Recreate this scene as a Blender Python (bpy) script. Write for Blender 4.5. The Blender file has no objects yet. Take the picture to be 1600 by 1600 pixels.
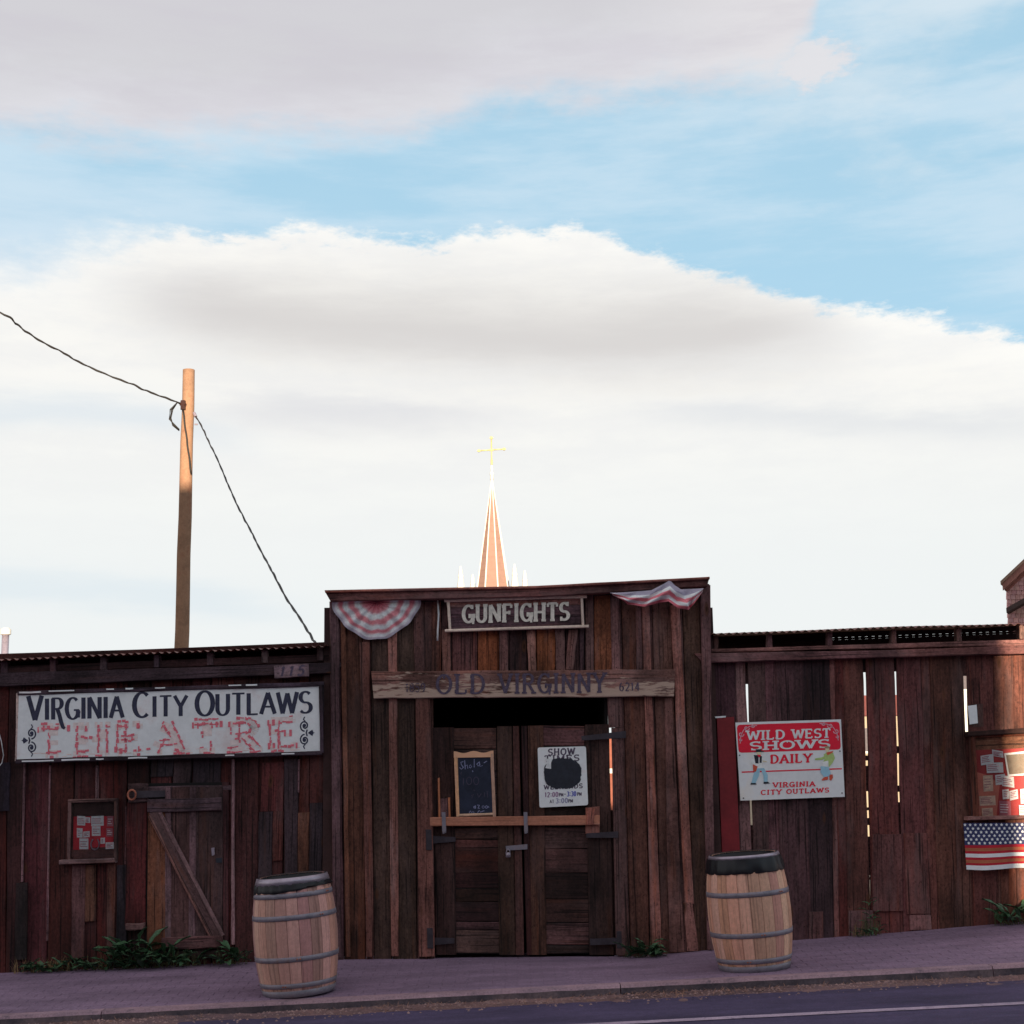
import bpy, math, random
from mathutils import Vector, Matrix, noise as mnoise
random.seed(7)
D = bpy.data
SC = bpy.context.scene
COL = SC.collection
R_ = math.radians

# ------------------------------------------------------------------ camera
FPX, PITCH, ROLL, CAMH = 2286.0, R_(9.93), R_(-0.9), 1.7
CR = Matrix.Rotation(math.pi/2+PITCH, 3, 'X') @ Matrix.Rotation(ROLL, 3, 'Z')
cam = D.cameras.new('camera'); cam.sensor_width = 36; cam.lens = 36*FPX/1600
cam.clip_end = 9000
co = D.objects.new('camera', cam); COL.objects.link(co)
co.matrix_world = Matrix.Translation((0, 0, CAMH)) @ CR.to_4x4()
SC.camera = co

def ray(px, py):
    return CR @ Vector(((px-800)/FPX, -(py-800)/FPX, -1))
def P(px, py, Y):
    """point of the vertical plane at depth Y seen at photo pixel (px, py)"""
    d = ray(px, py)
    return Vector((0, 0, CAMH)) + d*(Y/d.y)

# ------------------------------------------------------------------ light
SUN_EL = R_(5.0); SUN_DX = -0.12
sun_dir = Vector((SUN_DX, 1, -math.tan(SUN_EL)*math.hypot(1, SUN_DX))).normalized()
sl = D.lights.new('sun', 'SUN'); sl.energy = 5.0; sl.angle = R_(0.4); sl.color = (1.0, 0.84, 0.62)
so = D.objects.new('sun', sl); COL.objects.link(so)
so.rotation_euler = sun_dir.to_track_quat('-Z', 'Y').to_euler(); so.location = (5, -30, 30)

SC.view_settings.view_transform = 'Standard'
SC.view_settings.look = 'None'
SC.view_settings.exposure = 1.0
SC.view_settings.gamma = 1.0
SC.view_settings.use_curve_mapping = False
SC.render.engine = 'CYCLES'
SC.cycles.use_denoising = True
SC.cycles.max_bounces = 6
SC.cycles.filter_width = 1.5

# ------------------------------------------------------------------ node helpers
class NT:
    def __init__(s, nt):
        s.nt = nt
    def n(s, typ, ins=None, out=0, **kw):
        nd = s.nt.nodes.new('ShaderNode'+typ)
        for k, v in kw.items():
            setattr(nd, k, v)
        for k, v in (ins or {}).items():
            s.set(nd, k, v)
        return nd.outputs[out]
    def set(s, nd, k, v):
        i = nd.inputs[k]
        if isinstance(v, bpy.types.NodeSocket):
            s.nt.links.new(v, i)
        elif isinstance(v, (tuple, list, Vector)) and len(v) == 3 and i.type == 'RGBA':
            i.default_value = (*v, 1)
        else:
            i.default_value = v
    def m(s, op, a, b=0.0, c=0.0, clamp=False):
        return s.n('Math', {0: a, 1: b, 2: c}, operation=op, use_clamp=clamp)
    def vm(s, op, a, b=(0, 0, 0)):
        return s.n('VectorMath', {0: a, 1: b}, operation=op)
    def mix(s, f, a, b, blend='MIX'):
        nd = s.nt.nodes.new('ShaderNodeMix'); nd.data_type = 'RGBA'; nd.blend_type = blend
        s.set(nd, 0, f); s.set(nd, 6, a); s.set(nd, 7, b)
        return nd.outputs[2]
    def noise(s, vec, scale=1.0, detail=4.0, rough=0.55):
        return s.n('TexNoise', {'Vector': vec, 'Scale': scale, 'Detail': detail, 'Roughness': rough})
    def mr(s, v, a, b, c=0.0, d=1.0, smooth=False):
        return s.n('MapRange', {0: v, 1: a, 2: b, 3: c, 4: d}, interpolation_type='SMOOTHSTEP' if smooth else 'LINEAR')
    def fcurve(s, v, pts):
        nd = s.nt.nodes.new('ShaderNodeFloatCurve')
        cu = nd.mapping.curves[0]
        while len(cu.points) < len(pts):
            cu.points.new(0.5, 0.5)
        for p, (x, y) in zip(cu.points, pts):
            p.location = (x, y); p.handle_type = 'AUTO'
        nd.mapping.extend = 'HORIZONTAL'
        nd.mapping.update()
        s.set(nd, 'Factor', 1.0); s.set(nd, 'Value', v)
        return nd.outputs[0]

def lin(r, g, b):
    f = lambda c: (c/255/12.92 if c <= 10 else ((c/255+0.055)/1.055)**2.4)
    return (f(r), f(g), f(b))
def lt(r, g, b):
    return tuple(c*10 for c in lin(r, g, b))

# ------------------------------------------------------------------ sky
def build_world():
    w = D.worlds.new('World'); SC.world = w; w.use_nodes = True
    nt = w.node_tree; nt.nodes.clear(); T = NT(nt)
    gen = T.n('TexCoord', out=0)
    sp = nt.nodes.new('ShaderNodeSeparateXYZ'); nt.links.new(gen, sp.inputs[0])
    x, y, z = sp.outputs
    a = T.m('ARCTAN2', x, y)
    e = T.m('ARCSINE', z)
    A0, A1, E0, E1 = -0.55, 0.55, -0.05, 0.75
    au = T.mr(a, A0, A1)
    def ae(px, py):
        d = ray(px, py).normalized()
        return math.atan2(d.x, d.y), math.asin(d.z)
    def edge(pts):
        o = []
        for p in pts:
            aa, ee = ae(*p)
            o.append(((aa-A0)/(A1-A0), (ee-E0)/(E1-E0)))
        v = T.fcurve(au, o)
        return T.m('MULTIPLY_ADD', v, E1-E0, E0)
    flat = T.vm('MULTIPLY', gen, (1, 1, 2.6))
    n1 = T.m('SUBTRACT', T.noise(flat, 4.0, 8, 0.55), 0.5)
    n2 = T.m('SUBTRACT', T.noise(flat, 14.0, 8, 0.6), 0.5)
    n3 = T.m('SUBTRACT', T.noise(T.vm('MULTIPLY', gen, (1, 1, 6)), 7.0, 8, 0.6), 0.5)
    n4 = T.m('SUBTRACT', T.noise(flat, 42.0, 8, 0.65), 0.5)
    nd = nt.nodes.new('ShaderNodeTexSky'); nd.sky_type = 'NISHITA'; nd.sun_disc = False
    nd.sun_elevation = SUN_EL; nd.sun_rotation = math.pi + SUN_DX
    nd.altitude = 1900; nd.air_density = 1.0; nd.dust_density = 0.6; nd.ozone_density = 1.5
    sky = nd.outputs[0]
    # thin veil of high haze that whitens the blue towards the horizon
    veil = T.mr(e, 0.12, 0.75, 0.92, 0.72)
    wisp = T.mr(T.m('ADD', n1, T.m('MULTIPLY', n2, 0.5)), -0.04, 0.20, 0, 0.5, True)
    wr = T.m('MULTIPLY', wisp, T.mr(a, 0.04, 0.24, 0.10, 1.0, True))
    col = T.mix(veil, sky, lt(184, 225, 248))
    col = T.mix(T.m('MULTIPLY', T.mr(a, -0.16, -0.34, 0, 0.6, True), T.mr(e, 0.42, 0.32, 0, 1, True)), col, lt(214, 228, 241))
    st = T.noise(T.vm('MULTIPLY', gen, (1.6, 1.6, 9)), 3.2, 8, 0.6)
    col = T.mix(T.mr(st, 0.40, 0.68, 0.0, 0.55, True), col, lt(216, 233, 245))
    col = T.mix(wr, col, lt(226, 235, 241))
    # low white bank reaching down to the horizon
    e2 = edge([(-60, 400), (60, 408), (150, 378), (250, 370), (380, 366), (470, 358), (580, 376), (690, 370), (760, 360), (890, 366),
               (1000, 386), (1130, 430), (1250, 470), (1400, 488), (1520, 512), (1660, 560)])
    d2 = T.m('ADD', T.m('SUBTRACT', e2, e), T.m('ADD', T.m('MULTIPLY', n4, 0.040), T.m('ADD', T.m('MULTIPLY', n2, 0.026), T.m('MULTIPLY', n1, 0.006))))
    lf = T.mr(a, -0.36, -0.22, 0.030, 0.0065)
    m2 = T.n('MapRange', {0: d2, 1: T.m('MULTIPLY', lf, -1.0), 2: lf, 3: 0.0, 4: 1.0}, interpolation_type='SMOOTHSTEP')
    bank = T.mix(T.mr(e, 0.10, 0.27, 0, 1, True), lt(240, 244, 244), lt(250, 249, 245))
    rim = T.n('MapRange', {0: d2, 1: 0.0, 2: 0.045, 3: 1.0, 4: 0.0}, interpolation_type='SMOOTHSTEP')
    bank = T.mix(T.m('MULTIPLY', rim, 0.8), bank, lt(255, 254, 250))
    tx = T.mr(T.m('ADD', n3, T.m('MULTIPLY', n4, .45)), -0.16, 0.16, 0, 1, True)
    bank = T.mix(T.m('MULTIPLY', T.mr(e, 0.10, 0.26, 0.0, 0.32, True), T.m('SUBTRACT', 1.0, tx)), bank, lt(228, 230, 234))
    def lens(pts, sig, a0, a1, amt, colr, bank, soft=0.12):
        ec = edge(pts)
        q = T.m('DIVIDE', T.m('ADD', T.m('SUBTRACT', e, ec), T.m('ADD', T.m('MULTIPLY', n3, 0.035), T.m('MULTIPLY', n2, 0.012))), sig)
        g = T.m('POWER', 2.718, T.m('MULTIPLY', T.m('MULTIPLY', q, q), -1.0))
        win = T.m('MULTIPLY', T.mr(a, a0-soft/2, a0+soft/2, 0, 1, True), T.mr(a, a1-soft/2, a1+soft/2, 1, 0, True))
        return T.mix(T.m('MULTIPLY', T.m('MULTIPLY', g, win), amt), bank, colr)
    bank = lens([(200, 470), (400, 490), (600, 512), (800, 522), (1000, 528), (1250, 520), (1400, 530)], 0.024, -0.25, 0.21, 0.95, lt(214, 211, 211), bank)
    bank = lens([(200, 480), (800, 500), (1300, 505)], 0.034, -0.22, 0.20, 0.40, lt(224, 221, 217), bank)
    bank = lens([(300, 640), (600, 648), (760, 650)], 0.012, -0.20, -0.02, 0.5, lt(215, 216, 222), bank)
    bank = lens([(900, 640), (1250, 655), (1600, 668)], 0.010, 0.10, 0.36, 0.5, lt(220, 224, 229), bank)
    bank = lens([(0, 640), (200, 640), (400, 700)], 0.014, -0.45, -0.20, 0.6, lt(217, 228, 237), bank)
    bank = lens([(0, 915), (200, 925), (500, 960)], 0.010, -0.45, -0.16, 0.6, lt(221, 233, 240), bank)
    col = T.mix(m2, col, bank)
    # big grey cloud overhead
    e1 = edge([(-80, 205), (0, 215), (150, 228), (360, 236), (500, 226), (640, 225), (760, 190), (900, 170), (1020, 150), (1150, 128),
               (1235, 110), (1262, 70), (1290, -90), (1380, -420)])
    d1 = T.m('ADD', T.m('SUBTRACT', e, e1), T.m('ADD', T.m('MULTIPLY', n4, 0.026), T.m('ADD', T.m('MULTIPLY', n2, 0.045), T.m('MULTIPLY', n1, 0.016))))
    m1 = T.mr(d1, -0.012, 0.024, 0, 1, True)
    # puff on its right end
    pa, pe = ae(1250, 104)
    qa = T.m('DIVIDE', T.m('SUBTRACT', a, pa), 0.028); qe = T.m('DIVIDE', T.m('SUBTRACT', e, pe), 0.015)
    r2 = T.m('SQRT', T.m('ADD', T.m('MULTIPLY', qa, qa), T.m('MULTIPLY', qe, qe)))
    mp = T.mr(T.m('ADD', r2, T.m('ADD', T.m('MULTIPLY', n4, 3.4), T.m('MULTIPLY', n2, 3.0))), 0.45, 1.35, 1, 0, True)
    m1 = T.m('MAXIMUM', m1, T.m('MULTIPLY', mp, 0.9))
    inner = T.mr(T.m('ADD', d1, T.m('MULTIPLY', n1, 0.05)), 0.0, 0.07, 0, 1, True)
    upc = T.mix(inner, lt(224, 224, 230), lt(211, 210, 215))
    upc = T.mix(T.mr(a, 0.05, 0.24, 0, 0.75, True), upc, lt(232, 229, 231))
    upc = T.mix(T.mr(n3, -0.1, 0.18, 0, 0.45, True), upc, lt(206, 202, 211))
    col = T.mix(m1, col, upc)
    # below the horizon the sky simply fades to ground colour
    col = T.mix(T.mr(e, -0.02, -0.08, 0, 1), col, (1.2, 1.0, 0.9))
    bg = nt.nodes.new('ShaderNodeBackground'); T.set(bg, 'Color', col); bg.inputs['Strength'].default_value = 0.05
    ow = nt.nodes.new('ShaderNodeOutputWorld'); nt.links.new(bg.outputs[0], ow.inputs[0])
build_world()

# ------------------------------------------------------------------ materials
MATS = {}
KW, KH = (0.42, 0.41, 0.455), (0.62, 0.62, 0.66)       # brightness of a white wall / white ground in the shade of the street
def alb(c, k=KW, mx=0.85):
    """base colour of a thing the photo shows as sRGB c in the street's shade"""
    k = (k, k, k) if not isinstance(k, tuple) else k
    return tuple(min(mx, v/q) for v, q in zip(lin(*c), k))
def new_mat(name):
    m = D.materials.new(name); m.use_nodes = True
    nt = m.node_tree; nt.nodes.clear()
    T = NT(nt)
    b = nt.nodes.new('ShaderNodeBsdfPrincipled'); o = nt.nodes.new('ShaderNodeOutputMaterial')
    nt.links.new(b.outputs[0], o.inputs[0])
    return m, T, b
def rvec(T, src):
    oi = T.nt.nodes.new('ShaderNodeObjectInfo')
    r = oi.outputs['Random']
    off = T.n('CombineXYZ', {0: T.m('MULTIPLY', r, 37.0), 1: T.m('MULTIPLY', r, 91.0), 2: T.m('MULTIPLY', r, 53.0)})
    return T.vm('ADD', src, off), oi.outputs['Color']
def bump(T, b, h, strength, dist):
    nd = T.nt.nodes.new('ShaderNodeBump'); nd.inputs['Strength'].default_value = strength; nd.inputs['Distance'].default_value = dist
    T.nt.links.new(h, nd.inputs['Height']); T.nt.links.new(nd.outputs[0], b.inputs['Normal'])

def wood(name, contrast=1.0, weather=0.5, warm=0.5, knots=True, rough=0.85, peel=None):
    m, T, b = new_mat(name)
    uv = T.n('UVMap')
    v, oc = rvec(T, uv)
    g1 = T.noise(T.vm('MULTIPLY', v, (44, 3.2, 1)), 1, 6, 0.68)
    g2 = T.noise(T.vm('MULTIPLY', v, (9, 1.5, 1)), 1, 6, 0.65)
    g3 = T.noise(T.vm('MULTIPLY', v, (150, 13, 1)), 1, 4, 0.7)
    g = T.m('ADD', T.m('ADD', T.m('MULTIPLY', g1, 0.45), T.m('MULTIPLY', g2, 0.35)), T.m('MULTIPLY', g3, 0.20))
    iso = T.noise(T.vm('MULTIPLY', v, (46, 34, 1)), 1, 6, 0.72)
    g = T.m('ADD', T.m('MULTIPLY', g, 0.62), T.m('MULTIPLY', iso, 0.38))
    f = T.mr(g, 0.40, 0.60, 1-0.56*contrast, 1+0.58*contrast)
    col = T.vm('MULTIPLY', oc, T.n('CombineXYZ', {0: f, 1: f, 2: f}))
    # greyed, sun-bleached patches
    s1 = T.noise(T.vm('MULTIPLY', v, (7, 1.1, 1)), 1.0, 5, 0.6)
    lum = T.m('MULTIPLY', T.n('SeparateXYZ', {0: oc}), 0.95)
    grey = T.n('CombineXYZ', {0: T.m('ADD', lum, 0.012), 1: T.m('MULTIPLY', lum, 0.71), 2: T.m('MULTIPLY', lum, 0.70)})
    col = T.mix(T.m('MULTIPLY', T.mr(s1, 0.48, 0.68, 0, 1, True), weather), col, grey)
    # warm bare-wood streaks
    w1 = T.noise(T.vm('ADD', T.vm('MULTIPLY', v, (13, 0.9, 1)), (5, 9, 2)), 1.0, 4, 0.55)
    wc = T.vm('MULTIPLY', oc, (1.5, 1.05, 0.7))
    col = T.mix(T.m('MULTIPLY', T.mr(w1, 0.56, 0.72, 0, 1, True), warm), col, wc)
    # dark damp stains and cracks
    d1 = T.noise(T.vm('ADD', T.vm('MULTIPLY', v, (6, 1.6, 1)), (17, 3, 8)), 1.0, 6, 0.65)
    k = T.mr(d1, 0.53, 0.75, 1.0, 0.38 if contrast > .7 else 0.72, True)
    c1 = T.mr(T.noise(T.vm('MULTIPLY', v, (70, 1.2, 1)), 1, 2, 0.5), 0.34, 0.41, 0.30 if contrast > .7 else 0.7, 1.0, True)
    k = T.m('MULTIPLY', k, c1)
    col = T.vm('MULTIPLY', col, T.n('CombineXYZ', {0: k, 1: k, 2: k}))
    gp = T.nt.nodes.new('ShaderNodeNewGeometry').outputs['Position']
    big = T.noise(T.vm('MULTIPLY', gp, (1.6, 1.6, 0.75)), 1.0, 5, 0.62)
    bk = T.mr(big, 0.38, 0.64, 1.28, 0.50, True) if contrast > .7 else T.mr(big, 0.3, 0.7, 1.08, 0.86)
    sp_ = T.mr(T.noise(T.vm('MULTIPLY', v, (48, 26, 1)), 1, 4, 0.75), 0.56, 0.68, 1.0, 0.45, True)
    bk = T.m('MULTIPLY', bk, sp_) if contrast > .7 else bk
    col = T.vm('MULTIPLY', col, T.n('CombineXYZ', {0: bk, 1: T.m('MULTIPLY', bk, 0.97), 2: T.m('MULTIPLY', bk, 0.95)}))
    if knots:
        vo = T.n('TexVoronoi', {'Vector': T.vm('MULTIPLY', v, (4.2, 1.5, 1)), 'Scale': 1.0, 'Randomness': 1.0}, feature='F1')
        kn = T.mr(vo, 0.055, 0.12, 1, 0, True)
        col = T.mix(T.m('MULTIPLY', kn, 0.75), col, (0.09, 0.034, 0.016))
        kk = T.mr(vo, 0.02, 0.05, 0.35, 1, True)
        col = T.vm('MULTIPLY', col, T.n('CombineXYZ', {0: kk, 1: kk, 2: kk}))
    if peel:
        sx = T.nt.nodes.new('ShaderNodeSeparateXYZ'); T.nt.links.new(uv, sx.inputs[0])
        pn = T.noise(T.vm('MULTIPLY', v, (26, 4.0, 1)), 1, 7, 0.68)
        bias = T.mr(sx.outputs[0], 0.0, peel[1], -0.13, 0.17)
        pm = T.mr(T.m('ADD', pn, bias), 0.47, 0.56, 0, 1, True)
        col = T.mix(T.m('MULTIPLY', pm, 0.92), col, T.mix(g3, peel[0], tuple(c*0.62 for c in peel[0])))
    T.set(b, 'Base Color', col); T.set(b, 'Roughness', rough)
    b.inputs['Specular IOR Level'].default_value = 0.25
    bump(T, b, T.m('ADD', g1, T.m('MULTIPLY', g3, 0.6)), 0.55, 0.004)
    return m

def plain(name, color, rough=0.7, metal=0.0, dirt=0.25, dscale=6.0, bumps=0.0, spec=0.35, dcol=None, usecol=False):
    m, T, b = new_mat(name)
    ob = T.n('TexCoord', out=3)
    v, oc = rvec(T, ob)
    n = T.noise(v, dscale, 6, 0.62); n2 = T.noise(v, dscale*9, 4, 0.6)
    base = oc if usecol else T.n('RGB') 
    if not usecol:
        base.node.outputs[0].default_value = (*color, 1)
    f = T.mr(T.m('ADD', T.m('MULTIPLY', n, 0.7), T.m('MULTIPLY', n2, 0.3)), 0.36, 0.64, 1-dirt, 1+dirt*0.55)
    c = T.vm('MULTIPLY', base, T.n('CombineXYZ', {0: f, 1: f, 2: f}))
    if dcol:
        c = T.mix(T.mr(n, 0.52, 0.70, 0, 0.7, True), c, dcol)
    T.set(b, 'Base Color', c); T.set(b, 'Roughness', rough); T.set(b, 'Metallic', metal)
    b.inputs['Specular IOR Level'].default_value = spec
    if bumps:
        bump(T, b, n2, 0.5, bumps)
    return m

M_WOOD = wood('weathered_plank', 1.0, 0.45, 0.55)
M_FRESH = wood('bare_lumber', 0.5, 0.25, 0.3, False)
M_STAVE = wood('oak_stave', 0.36, 0.0, 0.05, False, 0.7)
M_BEAM = wood('peeling_beam', 0.9, 0.4, 0.4, False, 0.85, (alb((142, 119, 112)), 0.27))
M_PAINTW = plain('white_sign_paint', alb((176, 166, 172)), 0.55, 0, 0.12, 3.0, 0, 0.35, alb((146, 130, 134)))
M_NAVY = plain('navy_lettering', alb((34, 34, 52)), 0.6, 0, 0.35, 30)
M_REDOLD = plain('scraped_red_paint', alb((160, 78, 92)), 0.7, 0, 0.3, 40)
M_REDP = plain('red_sign_paint', alb((182, 18, 40)), 0.5, 0, 0.12, 5)
M_PINK = plain('faded_red_scroll', alb((205, 120, 135)), 0.6)
M_BLACKP = plain('black_paint', alb((26, 27, 36)), 0.6, 0, 0.3, 20)
M_IRON = plain('dark_iron', alb((44, 38, 45)), 0.55, 0.3, 0.35, 12, 0.001)
M_GALV = plain('galvanised_hoop', alb((92, 86, 98)), 0.5, 0.2, 0.35, 14, 0.0008, .35, alb((84, 66, 66)))
M_RIM = plain('bare_steel_rim', alb((112, 102, 116)), 0.38, 0.5, 0.25, 10, 0.0006, 0.5)
M_BAG = plain('black_bin_liner', (0.009, 0.0075, 0.011), 0.45, 0, 0.3, 8, 0.0, 0.35)
M_RUST = plain('rusty_corrugated_iron', (0.21, 0.062, 0.042), 0.65, 0.1, 0.5, 5, 0.001, 0.4, (0.06, 0.03, 0.025))
M_RUSTN = plain('rusty_nail', (0.03, 0.014, 0.010), 0.8)
M_RUSTR = plain('rusty_iron', alb((120, 70, 58)), 0.8, 0.1, 0.4, 20)
M_LETTER = plain('pale_letter_paint', alb((172, 152, 150)), 0.7, 0, 0.25, 25)
M_DARKLET = plain('dark_worn_lettering', alb((60, 50, 66)), 0.8, 0, 0.5, 40)
M_CHALKB = plain('chalkboard_slate', alb((22, 25, 40)), 0.75, 0, 0.4, 7)
M_CHALK = plain('chalk', alb((92, 92, 122)), 0.9, 0, 0.4, 30)
M_CHALKF = plain('faint_chalk', alb((48, 42, 58)), 0.9, 0, 0.4, 30)
M_PAPER = plain('paper', alb((206, 186, 184)), 0.8, 0, 0.25, 30, 0, 0.2, alb((165, 120, 125)))
M_PAPER2 = plain('printed_paper', (0.26, 0.19, 0.14), 0.6, 0, 0.4, 14, 0, 0.3, (0.12, 0.13, 0.10))
M_PRINT = plain('faint_print', alb((128, 74, 86)), 0.8)
M_REDCLOTH = plain('red_backing_cloth', alb((146, 30, 42)), 0.75, 0, 0.25, 8)
M_FLAGBLUE = plain('flag_blue', alb((38, 40, 72)), 0.8, 0, 0.2, 10)
M_FLAGRED = plain('flag_red', alb((130, 22, 34)), 0.8, 0, 0.2, 10)
M_FLAGOLV = plain('flag_brown', alb((120, 68, 48)), 0.8, 0, 0.2, 10)
M_FLAGW = plain('flag_white', alb((205, 185, 195)), 0.8, 0, 0.1, 10)
M_LEAF = plain('dock_leaf', alb((44, 66, 46)), 0.5, 0, 0.45, 14, 0, 0.45, alb((70, 88, 78)))
M_STRAW2 = plain('dry_blade', alb((104, 84, 62)), 0.9)
M_STEM = plain('plant_stem', alb((60, 60, 40)), 0.7)
M_CABLE = plain('black_cable', (0.02, 0.016, 0.014), 0.6, 0, 0.3, 20)
M_WHITECAP = plain('white_cord', alb((195, 175, 180)), 0.7)
M_SKIN = plain('printed_skin', alb((215, 150, 130)), 0.7)
M_JEAN = plain('printed_denim', alb((110, 140, 160)), 0.7, 0, 0.15, 20)
M_SHIRT = plain('printed_green_shirt', alb((125, 140, 90)), 0.7, 0, 0.2, 20)
M_CREAM = plain('printed_cream_shirt', alb((210, 185, 165)), 0.7)
M_BOOT = plain('printed_brown_boot', alb((150, 60, 45)), 0.7)
M_DARKWALL = plain('shade_black_boards', (0.012, 0.010, 0.010), 0.95, 0, 0.3, 6)  # near-black base colour stands in for shade behind gaps and doors
M_SHADYWALL = plain('rough_inner_boards', (0.06, 0.028, 0.026), 0.9, 0, 0.4, 6)

# ------------------------------------------------------------------ mesh helpers
class MB:
    def __init__(s):
        s.v, s.f, s.uv = [], [], {}
    def add(s, pts, faces, uvs=None):
        o = len(s.v); s.v += [Vector(p) for p in pts]
        for i, f in enumerate(faces):
            if uvs:
                s.uv[len(s.f)] = uvs[i]
            s.f.append(tuple(k+o for k in f))
    def box(s, a, b):
        (x0, y0, z0), (x1, y1, z1) = a, b
        s.add([(x0, y0, z0), (x1, y0, z0), (x1, y1, z0), (x0, y1, z0), (x0, y0, z1), (x1, y0, z1), (x1, y1, z1), (x0, y1, z1)],
              [(0, 3, 2, 1), (4, 5, 6, 7), (0, 1, 5, 4), (1, 2, 6, 5), (2, 3, 7, 6), (3, 0, 4, 7)])
    def prism(s, front, back):
        """front/back: matching loops (front counter-clockwise seen from the front)"""
        n = len(front)
        s.add(list(front)+list(back), [tuple(range(n)), tuple(range(2*n-1, n-1, -1))] + [(i, n+i, n+(i+1) % n, (i+1) % n) for i in range(n)])
    def poly(s, pts):
        s.add(pts, [tuple(range(len(pts)))])
    def tube(s, path, rad, n=6, caps=True):
        path = [Vector(p) for p in path]; rings = []
        up = Vector((0.13, 0.2, 1)).normalized()
        pr = None
        for i, p in enumerate(path):
            t = (path[min(i+1, len(path)-1)]-path[max(i-1, 0)]).normalized()
            u = t.cross(up)
            if u.length < 0.1: u = t.cross(Vector((1, 0, 0)))
            u.normalize(); w = u.cross(t)
            r = rad[i] if isinstance(rad, (list, tuple)) else rad
            rings.append([p+(u*math.cos(2*math.pi*k/n)+w*math.sin(2*math.pi*k/n))*r for k in range(n)])
        pts = [q for rg in rings for q in rg]; fs = []
        for i in range(len(path)-1):
            for k in range(n):
                fs.append((i*n+k, i*n+(k+1) % n, (i+1)*n+(k+1) % n, (i+1)*n+k))
        if caps:
            fs.append(tuple(range(n-1, -1, -1))); fs.append(tuple((len(path)-1)*n+k for k in range(n)))
        s.add(pts, fs)
    def lathe(s, prof, n=32, closed=False, wob=None):
        pts, fs = [], []
        for i, (r, z) in enumerate(prof):
            for k in range(n):
                a = 2*math.pi*k/n
                rr, zz = wob(i, a, r, z) if wob else (r, z)
                pts.append((rr*math.cos(a), rr*math.sin(a), zz))
        m = len(prof)
        for i in range(m if closed else m-1):
            j = (i+1) % m
            for k in range(n):
                fs.append((i*n+k, i*n+(k+1) % n, j*n+(k+1) % n, j*n+k))
        s.add(pts, fs)
    def mesh(s, name, org=Vector((0, 0, 0)), smooth=False):
        me = D.meshes.new(name)
        me.from_pydata([v-org for v in s.v], [], s.f)
        if s.uv:
            ul = me.uv_layers.new(name='UVMap')
            for p in me.polygons:
                u = s.uv.get(p.index)
                if u:
                    for li, q in zip(p.loop_indices, u):
                        ul.data[li].uv = q
        if smooth:
            for p in me.polygons: p.use_smooth = True
        me.validate(); me.update()
        return me

def link(o, parent=None):
    COL.objects.link(o)
    if parent is not None:
        o.parent = parent
        o.matrix_parent_inverse = Matrix.Identity(4)
    return o
WLOC = {}
def put(name, me, mat, parent=None, org=Vector((0, 0, 0)), color=None, label=None, cat=None, group=None, kind=None):
    """link a mesh whose vertices are relative to org (world)"""
    o = D.objects.new(name, me)
    if mat and not me.materials: me.materials.append(mat)
    link(o, parent)
    WLOC[o.name] = Vector(org)
    o.location = Vector(org) - (WLOC[parent.name] if parent is not None else Vector((0, 0, 0)))
    if color: o.color = (*color, 1)
    if label: o['label'] = label
    if cat: o['category'] = cat
    if group: o['group'] = group
    if kind: o['kind'] = kind
    return o
def obj(name, mb, mat, parent=None, smooth=False, **kw):
    lo = Vector((min(v.x for v in mb.v), min(v.y for v in mb.v), min(v.z for v in mb.v)))
    hi = Vector((max(v.x for v in mb.v), max(v.y for v in mb.v), max(v.z for v in mb.v)))
    org = Vector(((lo.x+hi.x)/2, (lo.y+hi.y)/2, lo.z))
    return put(name, mb.mesh(name, org, smooth), mat, parent, org, **kw)
def thing(name, loc, label, cat, group=None):
    o = D.objects.new(name, None); o.empty_display_size = 0.2
    COL.objects.link(o); o.location = loc; WLOC[o.name] = Vector(loc)
    o['label'] = label; o['category'] = cat
    if group: o['group'] = group
    return o

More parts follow.
